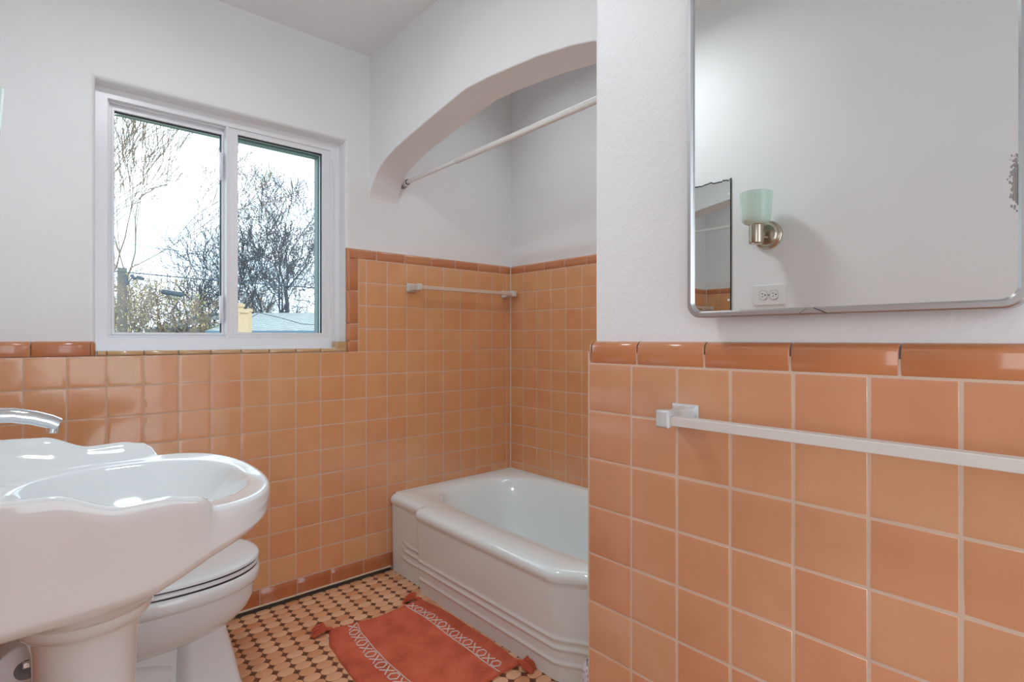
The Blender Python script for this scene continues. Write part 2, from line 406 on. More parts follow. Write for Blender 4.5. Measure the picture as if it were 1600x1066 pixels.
for k in range(7):
    a = k / 6 * PI / 2
    Rr.append([Vector((MX - b + .0124 * (1 - math.cos(a)), .812 + .0124 * math.sin(a), H - .0562 + v_ - .010 * (1 - math.cos(a)) * (v_ / .05))) for v_, b in capprof(.050)])
c.rings(Rr, False, tint=.7)
Rr = [[Vector((x, y, H - .0562 + .001)) for x, y in ((MX + .0115, .8244), (MX + .05, .8244))], [Vector((x, y, H - .018)) for x, y in ((MX + .0115, .8244), (MX + .05, .8244))]]
c.rings(Rr, False, tint=.7)
part(c, 'cap_trim', M_cap, wall_right, smooth='tile')
# tiles on the foot wall of the alcove
t = MB(); g = MB(); c = MB()
O4, u4, n4 = (0, AY + .012, 0), (-1, 0, 0), (0, 1, 0)
tile_field(t, O4, u4, n4, [-EX] + [-EX + T * i for i in range(1, 7)] + [-HX1 - .02], rows(H - .80, ROW0))
slab(g, O4, u4, n4, -EX, -HX1 - .02, H - .8, ROW0, -.0055, -.0008)
part(t, 'foot_wall_tile', M_tile, wall_right, smooth='tile'); part(g, 'foot_wall_grout', M_grout, wall_right, smooth=0)

# arch over the tub
arch = [(2.43, .60), (2.408, .66), (2.400, .695), (2.386, .725), (2.365, .753), (2.338, .779), (2.295, .806), (2.233, .830), (2.16, .850), (2.074, .867), (1.934, .890), (1.771, .915), (1.635, .934), (1.5102, .929), (1.3723, .917), (1.2484, .904), (1.11, .881), (1.0157, .857), (.955, .82), (.91, .77), (.885, .71), (.86, .62)]
face = [(y, z) for y, z in arch] + [(.80, .62), (.80, 1.50), (2.43, 1.50)]
bm = bmesh.new()
va = [bm.verts.new((HX0, y, H + z)) for y, z in face]; vb = [bm.verts.new((HX1, y, H + z)) for y, z in face]
bm.faces.new(va); bm.faces.new(list(reversed(vb)))
for i in range(len(face)):
    j = (i + 1) % len(face); bm.faces.new((va[j], va[i], vb[i], vb[j]))
bmesh.ops.recalc_face_normals(bm, faces=bm.faces)
be = [e for e in bm.edges if (all(abs(v.co.x - HX0) < 1e-6 for v in e.verts) or all(abs(v.co.x - HX1) < 1e-6 for v in e.verts)) and all(v.co.z < H + .96 and v.co.y > .85 and v.co.y < 2.40 for v in e.verts)]
bmesh.ops.bevel(bm, geom=be, offset=.005, segments=3, affect='EDGES', profile=.5)
bmesh.ops.triangulate(bm, faces=[f for f in bm.faces if len(f.verts) > 6])
me = bpy.data.meshes.new('wall_arch'); bm.to_mesh(me); bm.free(); me.materials.append(M_plaster)
me.polygons.foreach_set('use_smooth', [True] * len(me.polygons)); me.set_sharp_from_angle(angle=math.radians(12))
wall_arch = bpy.data.objects.new('wall_arch', me); COL.objects.link(wall_arch); struct(wall_arch, 'white plaster arch over the tub alcove')

# wall behind sink, near wall, ceiling, floor slab
mb = MB(); mb.box((SX - .12, .06, -.02), (SX, WP + .01, CEIL + .25)); mb.box((SX - .12, -1.4, -.02), (SX, -.95, CEIL + .25)); mb.box((SX - .12, -.95, 2.06), (SX, .06, CEIL + .25)); wall_left = mb.build('wall_left', M_plaster, smooth=0); struct(wall_left, 'white wall behind the sink')
t = MB(); g = MB(); c = MB()
O5, u5, n5 = (SX + .015, 0, 0), (0, 1, 0), (1, 0, 0)
tile_field(t, O5, u5, n5, cols(.06, .06, WY, T), rows(base_top, FIELD_TOP)); slab(g, O5, u5, n5, .06, WY, 0, FIELD_TOP + .03, -.015, -.0008)
sweep(c, (SX + .015, 0, FIELD_TOP), u5, (0, 0, 1), n5, [.06 + .155 * i for i in range(16)] + [WY], capprof(.052))
part(t, 'wall_tile', M_tile, wall_left, smooth='tile'); part(g, 'grout', M_grout, wall_left, smooth=0); part(c, 'cap_trim', M_cap, wall_left, smooth='tile')
mb = MB(); mb.box((SX - .12, -1.42, -.02), (-.06, -1.30, CEIL + .25)); mb.box((.92, -1.42, -.02), (MP + .2, -1.30, CEIL + .25)); mb.box((-.06, -1.42, 2.1), (.92, -1.30, CEIL + .25)); struct(mb.build('wall_near', M_plaster, smooth=0))
mb = MB(); mb.box((-2.22, -1.6, -.02), (-2.1, .9, CEIL + .25)); mb.box((-2.22, .9, -.02), (SX - .12, 1.0, CEIL + .25)); mb.box((-2.22, -1.7, -.02), (SX - .12, -1.6, CEIL + .25)); mb.box((SX - .14, -1.6, -.02), (SX - .12, -1.4, CEIL + .25)); struct(mb.build('wall_hall', M_plaster, smooth=0))
mb = MB(); mb.box((-2.22, -1.7, -.12), (SX - .12, 1.0, 0)); struct(mb.build('floor_hall', mat('oak_floor', (.35, .22, .12), .4), smooth=0))
mb = MB(); mb.box((-2.22, -1.7, CEIL), (SX - .12, 1.0, CEIL + .12)); struct(mb.build('ceiling_hall', M_ceiling, smooth=0))
mb = MB()
for a_, b_ in ((-.99, -.95), (.02, .06)): mb.box((SX - .125, a_ + (.0 if a_ < 0 else .035), -.0), (SX + .004, b_ + (-.035 if a_ < 0 else 0) + .005, 2.06))
mb = MB(); mb.box((SX - .12, -1.42, CEIL), (HX1 - .02, WP + .2, CEIL + .30)); mb.box((HX1 - .02, -1.42, CEIL + .13), (EP + .2, WP + .2, CEIL + .30)); struct(mb.build('ceiling', M_ceiling, smooth=0))
mb = MB(); mb.box((SX - .12, -1.42, -.12), (EP + .2, WP + .2, -.0012)); floor = mb.build('floor', M_fgrout, smooth=0)
struct(floor, 'mosaic floor of elongated tan tiles and brown dots')
# mosaic: long octagons with brown dots where four meet
PX, PY = .0583, .0433; dx, dy = .0100, .0092; gg = .0010
tm = MB(); dm = MB()
for j in range(-1, 84):
    for i in range(-20, 8):
        x0 = .9729 + PX * i - .022 * PX * j * .75 * 0 - .0011 * j; y0 = 2.3405 - PY * j
        if x0 < SX - .02 or x0 > 1.36: continue
        cx, cy = x0 + PX / 2, y0 + PY / 2 - PY
        hx, hy = PX / 2 - gg, PY / 2 - gg
        R = []
        for ins, z in ((0, -.0012), (.0003, -.0002), (.0012, 0)):
            a, b, ex, ey = hx - ins, hy - ins, dx, dy
            # sides pinch towards the dots, giving the lozenge outline
            ring = [(a, -hy * .18), (a, hy * .18), (a * .93, hy * .42), (hx - ex * 1.15, b * .93), (hx * .34, b), (-hx * .34, b), (-(hx - ex * 1.15), b * .93), (-a * .93, hy * .42),
                    (-a, hy * .18), (-a, -hy * .18), (-a * .93, -hy * .42), (-(hx - ex * 1.15), -b * .93), (-hx * .34, -b), (hx * .34, -b), (hx - ex * 1.15, -b * .93), (a * .93, -hy * .42)]
            R.append([(cx + p, cy + q, z) for p, q in ring])
        tn = random.random()
        rowt = .25 if j % 2 else .62
        tm.rings(R, True, False, True, tint=min(.88, max(0, random.gauss(rowt, .16))))
        R = []
        for ins, z in ((0, -.0012), (.0003, -.0003), (.001, -.0001)):
            a, b = dx - ins - .0009, dy - ins - .0009
            R.append([(x0 + p, y0 + q, z) for p, q in ((a, 0), (a * .42, b * .42), (0, b), (-a * .42, b * .42), (-a, 0), (-a * .42, -b * .42), (0, -b), (a * .42, -b * .42))])
        dm.rings(R, True, False, True)
part(tm, 'mosaic_tile', M_floor_tile, floor, smooth='tile'); part(dm, 'mosaic_dot', M_dot, floor, smooth=40)

# ------------------------------------------------------------------ WINDOW
win = bpy.data.objects.new('window_1', None); COL.objects.link(win); win.location = (.62, WP + .1, WZ0)
tag(win, 'white vinyl sliding window in a rounded plaster recess', None, None, 'structure')
def frame(mb, x0, x1, z0, z1, wl, wr, wb, wt, y0, y1, mi=0):
    """one closed picture-frame ring with a small step on its inner edge"""
    o = lambda y, e=0: rect(x0 + e, x1 - e, z0 + e, z1 - e, y)
    i = lambda y, e=0: rect(x0 + wl - e, x1 - wr + e, z0 + wb - e, z1 - wt + e, y)
    mb.rings([o(y1), o(y0, .0) if False else o(y0 + .0015), o(y0, .0015), i(y0, .0015), i(y0 + .0015), i(y1), o(y1)], mi=mi)
f = MB(); frame(f, WX0 - .002, WX1 + .002, WZ0 - .002, WZ1 + .002, .0434, .0445, .048, .039, 2.480, 2.585); part(f, 'outer_frame', M_vinyl, win, smooth=30)
# screen track lip running round the opening
f = MB(); frame(f, .2045, 1.0465, H + .0035, H + .8855, .006, .006, .006, .006, 2.502, 2.512); part(f, 'track_lip', M_vinyl, win, smooth=30)
def sash(x0, x1, z0, z1, wl, wr, wb, wt, y, name, lab):
    root = bpy.data.objects.new(name, None); COL.objects.link(root); root.parent = win; root.location = Vector(((x0 + x1) / 2, y, z0)) - Vector(win.location)
    tag(root, lab)
    def p2(mb, nm, m, **k):
        o = mb.build(nm, m, None, **k); o.parent = root; o.location = (-(x0 + x1) / 2, -y, -z0); return o
    f = MB(); frame(f, x0, x1, z0, z1, wl, wr, wb, wt, y, y + .032)
    frame(f, x0 + wl * .55, x1 - wr * .55, z0 + wb * .55, z1 - wt * .55, wl * .45, wr * .45, wb * .45, wt * .45, y - .003, y + .01); p2(f, 'sash_frame', M_vinyl, smooth=30)
    f = MB(); frame(f, x0 + wl - .003, x1 - wr + .003, z0 + wb - .003, z1 - wt + .003, .0045, .0055, .0035, .006, y + .012, y + .02); p2(f, 'gasket', M_gasket, smooth=30)
    f = MB(); f.box((x0 + wl - .002, y + .0145, z0 + wb - .002), (x1 - wr + .002, y + .0175, z1 - wt + .002)); p2(f, 'pane', M_glass, smooth=0)
    return root, p2
sl, pl = sash(.205, .625, H + .004, H + .886, .0225, .033, .0205, .028, 2.520, 'left_sash', 'left sliding sash with two white latches')
sr, pr = sash(.609, 1.047, H + .004, H + .886, .0385, .0375, .0225, .0235, 2.488, 'right_sash', 'right sash, nearer the room')
f = MB(); f.box((.600, 2.476, H - .002), (.609, 2.515, H + .884)); part(f, 'meeting_rail', M_vinyl, win, bevel=.0015)
f = MB(); f.box((1.052, 2.470, H + .02), (1.060, 2.48, H + .845)); part(f, 'pull_rail', M_vinyl, win, bevel=.002)
for z in (.67, .07):
    f = MB()
    f.tube([(.588, 2.512, H + z), (.586, 2.500, H + z + .012), (.586, 2.497, H + z + .045), (.588, 2.500, H + z + .088), (.592, 2.512, H + z + .105)], [.004, .0055, .007, .0055, .004], 8)
    f.box((.583, 2.511, H + z - .005), (.598, 2.519, H + z + .11)); pl(f, 'latch', M_vinyl, smooth=40)
f = MB(); frame(f, .13, 1.13, H - .08, H + 1.0, .06, .100, .09, .124, 2.588, 2.632); part(f, 'exterior_trim', M_ext, win, smooth=30)

# ------------------------------------------------------------------ BATHTUB
tub = thing('bathtub', (1.68, 1.63, 0), 'white enamelled alcove tub with ribbed curved apron under the arch', 'bathtub')
TZ = H - .757
def apron_x(y, f):       # front of the tub: the middle panel bows out, f = height fraction 0 floor .. 1 rim
    k = 0
    if y > 2.05: k = min(1, max(0, (y - 2.085) / .022))
    else: k = min(1, max(0, (1.262 - y) / .13))
    k = k * k * (3 - 2 * k)
    return (1.292 - .018 * f) * (1 - k) + (1.316 - .006 * f + (.03 if y < 1.5 else 0)) * k
ys = [WY - .001 - i * .006 for i in range(0, 8)]
ys = [WY - .001, WY - .004, WY - .01, WY - .02, WY - .04] + [2.33 - .02 * i for i in range(11)] + [2.118 - .004 * i for i in range(12)] + [2.06 - .04 * i for i in range(19)] + [1.31 - .0125 * i for i in range(20)] + [1.05 - .03 * i for i in range(6)] + [AY + .014]
ribs = lambda y: ((.142, .112, .062) if not y > 2.1 else (.158, .126, .088))
A = MB(); R = []
ht = TZ
prof_z = [0, .006] + [.012 + .0042 * i for i in range(42)] + [.20, .24, .28, .30, ht - .05, ht - .035]
def rib(y, z):
    s = 0
    lift = 0
    if y > 2.245: lift = max(0, (y - 2.245)) * 1.6 
    for i, zc in enumerate(ribs(y)):
        if y > 2.262 - .006 * (2 - i) * 0 + (.012 * i): continue
        d = (z - (zc + (max(0, y - (2.225 + .012 * i)) ** 2) * 18 if y > 2.2 else z - zc if False else z - zc)) if False else z - zc - (((y - (2.225 + .012 * i)) ** 2) * 14 if y > 2.225 + .012 * i else 0)
        s += .0048 * math.exp(-(d / .0062) ** 2)
    return s
for y in ys:
    ring = []
    yy = y
    endr = 0
    e = WY - y
    if e < .02: endr = .02 - math.sqrt(max(0, .02 ** 2 - (.02 - e) ** 2))
    e = y - AY - .012
    for z in prof_z:
        ring.append((apron_x(y, z / ht) + endr - rib(y, z), y, z))
    # rolled rim
    x0 = apron_x(y, 1) + endr
    rimr = .030
    for k in range(0, 9):
        a = -PI / 2 * .25 + k / 8 * PI / 2 * 1.25
        ring.append((x0 + rimr - .004 - (rimr + .003) * math.cos(a), y, ht - rimr + rimr * math.sin(a) - endr * .6))
    R.append(ring)
A.rings(R, False)
part(A, 'apron', M_tub, tub, smooth=60)
# basin: rim deck and sloping well
B = MB(); N = 360
cx, cy = 1.715, 1.63
ox, oy = (EX - .002 - 1.30) / 2, (WY - AY - .014) / 2
ocx, ocy = (EX - .001 + 1.30) / 2, (WY + AY + .014) / 2
def sup(a, rx, ry, p):
    c_, s_ = math.cos(a), math.sin(a)
    r = (abs(c_ / rx) ** p + abs(s_ / ry) ** p) ** (-1 / p); return r * c_, r * s_
def ringxy(cx, cy, rx, ry, p, z, zf=None):
    return [(cx + sup(2 * PI * k / N, rx, ry, p)[0], cy + sup(2 * PI * k / N, rx, ry, p)[1], z) for k in range(N)]
def outer(z, ins=0):
    out = []
    for k in range(N):
        a = 2 * PI * (k + .5) / N; c_, s_ = math.cos(a), math.sin(a)
        r = min((ox - ins) / max(1e-6, abs(c_)), (oy - ins) / max(1e-6, abs(s_)))
        x, y = ocx + r * c_, ocy + r * s_
        if x < 1.5: x = max(x, apron_x(min(max(y, AY + .014), WY - .001), 1) + .026 + ins)
        out.append((x, y, z))
    return out
# well rings
R = [outer(ht - .0005)]
R.append(outer(ht + .002, .02))
for rx, ry, p, z in ((.325, .675, 4.2, ht - .002), (.315, .665, 4.0, ht - .008), (.305, .652, 3.8, ht - .022), (.285, .62, 3.4, ht - .10), (.262, .58, 3.2, ht - .20), (.24, .55, 3.0, ht - .28), (.215, .52, 2.8, ht - .315), (.17, .46, 2.6, ht - .33), (.06, .2, 2.2, ht - .335)):
    R.append(ringxy(1.735, 1.63, rx, ry, p, z))
B.rings(R, True, False, True)
part(B, 'basin', M_tub, tub, smooth=60)
k_ = MB(); k_.tube([(EX - .003, AY + .02, ht + .001), (EX - .003, WY - .003, ht + .001), (1.34, WY - .003, ht - .001)], .003, 8); part(k_, 'caulk_line', mat('tub_caulk', (.70, .70, .68), .5), tub)
f = MB(); f.lathe([(.0, .0), (.022, .0), (.024, -.003)], (1.72, 1.10, ht - .329), 'z', 24); part(f, 'drain', M_chrome, tub)

# ------------------------------------------------------------------ SHOWER ROD
rod = thing('shower_rod', (1.39, 1.63, H + .77), 'white tension shower curtain rod across the tub alcove under the arch', 'curtain rod')
ya, yb = WP - .001, AY + .013
za, zb = H + .775, H + .787
def rp(y): return (1.388, y, za + (zb - za) * (ya - y) / (ya - yb))
f = MB(); f.tube([rp(ya - .02), rp(1.95)], .0095, 20); part(f, 'inner_tube', M_rodmat, rod)
f = MB(); f.tube([rp(1.95), rp(1.948), rp(yb + .02)], [.0115, .0125, .0125], 20); part(f, 'outer_tube', M_rodmat, rod)
for (y, d) in ((ya, -1), (yb, 1)):
    f = MB(); P = rp(y); Q = rp(y + d * .024); f.tube([P, rp(y + d * .012), Q], [.0245, .0215, .018], 24); o = part(f, 'rubber_foot', M_rodend, rod); o['label'] = 'grey rubber end of the rod'
    f = MB(); f.tube([Q, rp(y + d * .046)], .0182, 24); part(f, 'end_collar', M_rodmat, rod)
    f = MB(); f.tube([rp(y + d * .046), rp(y + d * .048)], .0135, 24); part(f, 'dark_ring', M_gap, rod)

# ------------------------------------------------------------------ TOWEL BARS
def bar_holder(root, base, out, along, name_m, s=1.0):
    """square plate on the wall, tapering arm, square socket"""
    b, o, a = Vector(base), Vector(out), Vector(along); v = Vector((0, 0, 1)); f = MB()
    def sq(d, w, h, dz=0): return [b + o * d + a * p * w + v * (q * h + dz) for p, q in ((-1, -1), (1, -1), (1, 1), (-1, 1))]
    f.rings([sq(0, .028, .0215), sq(.007, .028, .0215), sq(.010, .022, .018), sq(.030, .0135, .014), sq(.052, .0125, .0145), sq(.082, .0135, .0165), sq(.086, .012, .0145)], True, True, True)
    return part(f, 'holder', name_m, root, bevel=.0035, seg=3, smooth=50)
tb = thing('towel_bar', (MX, .27, H - .15), 'cream square towel bar with pale grey ceramic holder on the wainscot below the mirror', 'towel bar')
bar_holder(tb, (MX - .0, .571, H - .149), (-1, 0, 0), (0, 1, 0), M_greyce); bar_holder(tb, (MX - .0, -.035, H - .145), (-1, 0, 0), (0, 1, 0), M_greyce)
f = MB(); f.box((MX - .080, -.027, H - .1605), (MX - .056, .563, H - .1435)); part(f, 'bar', M_bar, tb, bevel=.0012)
tb = thing('towel_bar', (1.72, WY, H + .255), 'cream towel bar on the window wall above the tub', 'towel bar')
bar_holder(tb, (1.428, WY, H + .256), (0, -1, 0), (1, 0, 0), M_cream); bar_holder(tb, (2.052, WY, H + .256), (0, -1, 0), (1, 0, 0), M_cream)
f = MB(); f.box((1.436, WY - .076, H + .247), (2.044, WY - .058, H + .265)); part(f, 'bar', M_bar2, tb, bevel=.0012)

# ------------------------------------------------------------------ MEDICINE CABINET
cab = thing('medicine_cabinet', (MP, .31, H + .041), 'steel framed medicine cabinet with mirrored door and rounded corners', 'medicine cabinet')
def rrect(y0, y1, z0, z1, r, x, k=8):
    out = []
    for (cy_, cz_, a0) in ((y1 - r, z0 + r, -PI / 2), (y1 - r, z1 - r, 0), (y0 + r, z1 - r, PI / 2), (y0 + r, z0 + r, PI)):
        for i in range(k + 1):
            a = a0 + i / k * PI / 2; out.append((x, cy_ + r * math.cos(a), cz_ + r * math.sin(a)))
    return out
y0c, y1c, z0c, z1c = .0785, .5455, H + .0385, H + .83
f = MB()
f.rings([rrect(y0c, y1c, z0c, z1c, .026, .950), rrect(y0c, y1c, z0c, z1c, .026, .9185), rrect(y0c + .002, y1c - .002, z0c + .002, z1c - .002, .025, .9155), rrect(y0c + .0085, y1c - .0085, z0c + .0085, z1c - .0085, .021, .9155), rrect(y0c + .0115, y1c - .0115, z0c + .0115, z1c - .0115, .019, .9195), rrect(y0c + .0115, y1c - .0115, z0c + .0115, z1c - .0115, .019, .9235)])
part(f, 'door_frame', M_steel, cab, smooth=35)
f = MB(); f.rings([rrect(y0c + .008, y1c - .008, z0c + .008, z1c - .008, .02, .9225), rrect(y0c + .008, y1c - .008, z0c + .008, z1c - .008, .02, .9265)], True, True, True); part(f, 'mirror', M_mirror, cab, smooth=30)
f = MB(); f.box((.951, y0c + .02, z0c + .02), (MP + .05, y1c - .02, z1c - .02)); part(f, 'cabinet_body', M_steel, cab, bevel=.004)
f = MB()   # pull tab in the lower rail
f.add([(.9145, .345, z0c + .002), (.9145, .306, z0c + .002), (.9145, .335, z0c + .0095), (.9145, .324, z0c + .0095), (.918, .345, z0c + .002), (.918, .306, z0c + .002), (.918, .335, z0c + .0095), (.918, .324, z0c + .0095)], [(0, 1, 3, 2), (0, 4, 5, 1), (1, 5, 7, 3), (3, 7, 6, 2), (2, 6, 4, 0), (4, 6, 7, 5)])
part(f, 'door_catch', M_steel, cab, smooth=0)
f = MB(); f.tube([(.9142, .3245, z0c + .0098), (.9142, .3055, z0c + .0008)], .0009, 6); f.tube([(.9142, .334, z0c + .0098), (.9142, .346, z0c + .002)], .0004, 6); part(f, 'catch_slot', M_edge, cab)
f = MB()   # black spots where the silvering has gone, at the hinge side
random.seed(3)
for k in range(220):
    z = H + .196 + random.gauss(0, .016) ; y = y0c + .0115 + abs(random.gauss(0, .0032)); r = random.uniform(.0005, .0016)
    f.add([(.9222 - k * 4e-6, y + r * math.cos(a), z + 1.6 * r * math.sin(a)) for a in [i * PI / 3 for i in range(6)]], [(0, 1, 2, 3, 4, 5)])
o = part(f, 'silvering_spots', mat('dark_spot', (.30, .30, .29), .7), cab, smooth=0); o['label'] = 'dark worn patch in the mirror silvering'

# ------------------------------------------------------------------ THINGS ON THE WALL BEHIND THE SINK (seen in the cabinet mirror)
wm = thing('wall_mirror', (SX, 1.19, H + .36), 'old frameless wall mirror with a chipped top edge, reflected in the cabinet door', 'mirror')
random.seed(11)
Y0, Y1, Z0, Z1 = 1.023, 1.37, H + .102, H + .628
top = []
y = Y0
zj = Z1
while y < Y1:
    top.append((y, zj)); y += random.uniform(.004, .016); zj = Z1 - abs(random.gauss(0, .0035)) - (.004 if random.random() < .25 else 0)
top.append((Y1, Z1))
out = [(Y0, Z0)] + top + [(Y1, Z0)]
f = MB(); f.rings([[(SX + .001, a, b) for a, b in out], [(SX + .0055, a, b) for a, b in out]], True, True, False); part(f, 'mirror_edge', M_edge, wm, smooth=0)
f = MB(); f.add([(SX + .0055, a, b) for a, b in out], [tuple(range(len(out)))]); 
f2 = MB(); ins = [(Y0 + .0028, Z0 + .002)] + [(min(max(a, Y0 + .0028), Y1 - .0028), b - .0045) for a, b in top] + [(Y1 - .0028, Z0 + .002)]
f2.rings([[(SX + .0050, a, b) for a, b in ins], [(SX + .0060, a, b) for a, b in ins]], True, True, True); part(f2, 'mirror_glass', M_mirror, wm, smooth=0)
for z in (Z0 + .05, Z1 - .06):
    f = MB(); f.lathe([(0, .0075), (.0045, .0075), (.005, .006), (.005, .004)], (SX, Y0 + .009, z), 'x', 16); part(f, 'mirror_clip', M_plate, wm)
def sconce(y, lab, z=H + .384):
    r = thing('wall_sconce', (SX, y, z), lab, 'wall lamp', 'sconces on the sink wall')
    f = MB(); f.lathe([(.052, 0), (.052, .008), (.049, .012), (.044, .014), (.043, .018), (.036, .026), (.018, .030), (0, .031)], (SX, y, z), 'x', 40); part(f, 'backplate', M_nickel, r, smooth=35)
    f = MB(); f.tube([(SX + .03, y, z - .012), (SX + .06, y, z - .016), (SX + .085, y, z - .012), (SX + .098, y, z + .002)], [.009, .009, .009, .010], 12); part(f, 'arm', M_nickel, r)
    f = MB(); f.lathe([(0, -.048), (.020, -.048), (.0245, -.044), (.0255, -.038), (.0255, .018), (.029, .022), (.029, .026), (0, .026)], (SX + .10, y, z + .004), 'z', 32); part(f, 'cup', M_nickel, r, smooth=35)
    f = MB(); f.lathe([(.024, .026), (.036, .030), (.0445, .037), (.0485, .048), (.0505, .066), (.0545, .136), (.0555, .141), (.053, .142), (.051, .136), (.0475, .066), (.0455, .052), (.040, .042), (.0, .034)], (SX + .10, y, z - .002), 'z', 48); part(f, 'shade', M_green, r, smooth=60)
sconce(.882, 'mint glass wall lamp on nickel base above the outlet, reflected in the cabinet mirror')
sconce(1.515, 'mint glass wall lamp of which a sliver shows at the far left edge', H + .366)
r = thing('power_outlet', (SX, .878, H + .162), 'white horizontal duplex outlet plate under the mint wall lamp', 'outlet')
zc = H + .162; yc = .8785
f = MB(); f.box((SX, yc - .0575, zc - .0375), (SX + .0055, yc + .0575, zc + .0375)); part(f, 'cover_plate', M_plate, r, bevel=.002)
for s_ in (-1, 1):
    f = MB(); yy = yc + s_ * .0195
    f.rings([[(x, yy + max(-.0135, min(.0135, .0172 * math.cos(a))), zc + .0172 * math.sin(a)) for a in [i * PI / 16 for i in range(32)]] for x in (SX + .005, SX + .0072)], True, True, True)
    so = part(f, 'socket', M_plate, r, smooth=30)
    f = MB(); f.box((SX + .0065, yy - .001, zc + .0045), (SX + .0074, yy + .007, zc + .0067)); f.box((SX + .0065, yy - .000, zc - .0067), (SX + .0074, yy + .006, zc - .0045))
    f.rings([[(x, yy - .0075 + .0026 * math.cos(a), zc + .0026 * math.sin(a)) for a in [i * PI / 6 for i in range(12)]] for x in (SX + .0065, SX + .0074)], True, True, True)
    f.rings([[(SX + .0072, yy + max(-.0135, min(.0135, q * math.cos(a))) * (1.0 if q < .0175 else 1.04), zc + q * math.sin(a)) for a in [i * PI / 16 for i in range(32)]] for q in (.0172, .0179)])
    o = f.build('slots', M_slot, None, smooth=0); o.parent = so; o.location = (0, 0, 0)
f = MB(); f.lathe([(0, .0072), (.003, .007), (.0035, .0055)], (SX, yc, zc), 'x', 16); part(f, 'plate_screw', mat('grey_screw', (.3, .3, .28), .5), r)

# ------------------------------------------------------------------ PEDESTAL SINK
sink = thing('pedestal_sink', (.08, 1.39, 0), 'white porcelain pedestal sink with scalloped raised sides', 'sink')
SY, HWD, XF = 1.39, .30, .245
outl = []     # (x, y, nx, ny, side_weight)
BX = SX + .016
def addp(x, y): outl.append((x, y))
nb = 30
for i in range(nb): addp(BX, SY + .27 - .54 * i / (nb - 1))
for k in range(1, 6): a = k / 6 * PI / 2; addp(BX + .03 * (1 - math.cos(a)), SY - .27 - .03 * math.sin(a))
ns = 62
for i in range(ns): addp(BX + .03 + (XF - .001 - BX - .03) * i / (ns - 1), SY - HWD)
nf = 90
for i in range(1, nf):
    a = -PI / 2 + PI * i / nf
    x, y = sup(a, .155, .30, 2.35); addp(XF + x, SY + y)
for i in range(ns): addp(XF - .001 - (XF - .001 - BX - .03) * i / (ns - 1), SY + HWD)
for k in range(1, 6): a = PI / 2 - k / 6 * PI / 2; addp(BX + .03 * (1 - math.cos(a)), SY + .27 + .03 * math.sin(a))
NO = len(outl)
def lerp_tab(x, tab):
    if x <= tab[0][0]: return tab[0][1]
    for (a, b), (c_, d) in zip(tab[:-1], tab[1:]):
        if x <= c_: return b + (d - b) * (x - a) / (c_ - a)
    return tab[-1][1]
def interp(x, tab):
    if x <= tab[0][0]: return tab[0][1]
    for (a, b), (c_, d) in zip(tab[:-1], tab[1:]):
        if x <= c_:
            t_ = (x - a) / (c_ - a); t_ = t_ * t_ * (3 - 2 * t_); return b + (d - b) * t_
    return tab[-1][1]
HT = [(-.2, -.225), (-.045, -.233), (.015, -.236), (.105, -.268), (.17, -.266), (.213, -.273), (.232, -.284), (.2435, -.305)]
ZB = [(-.2, -.462), (.05, -.456), (.12, -.452), (.16, -.444), (.20, -.426), (.25, -.400), (.30, -.386), (.35, -.379), (.40, -.376)]
top = []; nrm = []
for i, (x, y) in enumerate(outl):
    a, b = outl[i - 1], outl[(i + 1) % NO]; tx, ty = b[0] - a[0], b[1] - a[1]; L = math.hypot(tx, ty); nrm.append((ty / L, -tx / L))
def ofs(i, d, z):
    x, y = outl[i]; nx, ny = nrm[i]; return (x + nx * d, y + ny * d, H + z)
def topz(i): 
    x = outl[i][0]; return interp(x, HT)
def wing(i): return max(0, min(1, (topz(i) + .305) / .03)) * (1 if outl[i][0] > BX + .001 else 0)
# inner basin opening
ICX, ICY = .163, 1.39
def inner(i, s_, z):
    x, y = outl[i]; a = math.atan2(y - ICY, x - ICX)
    px, py = sup(a, .205 if math.cos(a) > 0 else .212, .238, 2.4); return (ICX + px * s_, ICY + py * s_, H + z)
S = MB(); R = []
for s_, z in ((.10, -.442), (.25, -.440), (.42, -.432), (.60, -.413), (.76, -.385), (.88, -.353), (.95, -.330), (.985, -.318), (1.005, -.3125), (1.03, -.310)):
    R.append([inner(i, s_, z) for i in range(NO)])
def deck(fr):
    ring = []
    for i in range(NO):
        a = Vector(inner(i, 1.03, -.310)); w = wing(i); b = Vector(ofs(i, -.010 + .030 * w, topz(i)))
        zz = fr ** (1 + 1.6 * w)
        if outl[i][0] <= BX + .03: zz = fr ** 3.2
        p = a.lerp(b, fr); p.z = a.z + (b.z - a.z) * zz; ring.append(tuple(p))
    return ring
R += [deck(.2), deck(.4), deck(.6), deck(.78), deck(.9), deck(1)]
for d, dz in ((-.006, -.0008), (-.003, -.0025), (-.001, -.0055), (0, -.010)):
    R.append([ofs(i, d + .030 * wing(i), topz(i) + dz) for i in range(NO)])
def side(fz, d):       # fz 0 just under the rim .. 1 bottom edge
    ring = []
    for i in range(NO):
        z0_ = topz(i) - .010; z1_ = lerp_tab(outl[i][0], ZB) + .022; z = z0_ + (z1_ - z0_) * fz
        ring.append(ofs(i, .030 * wing(i) * max(0, 1 - fz) ** 1.4 + d, z))
    return ring
R += [side(.15, .001), side(.32, .001), side(.5, -.001), side(.72, -.002), side(.9, -.003), side(.985, -.0035)]
R += [[ofs(i, d_, lerp_tab(outl[i][0], ZB) + dz_) for i in range(NO)] for d_, dz_ in ((-.0055, .0195), (-.012, .012), (-.019, .004), (-.024, .001), (-.034, 0), (-.046, -.001))]
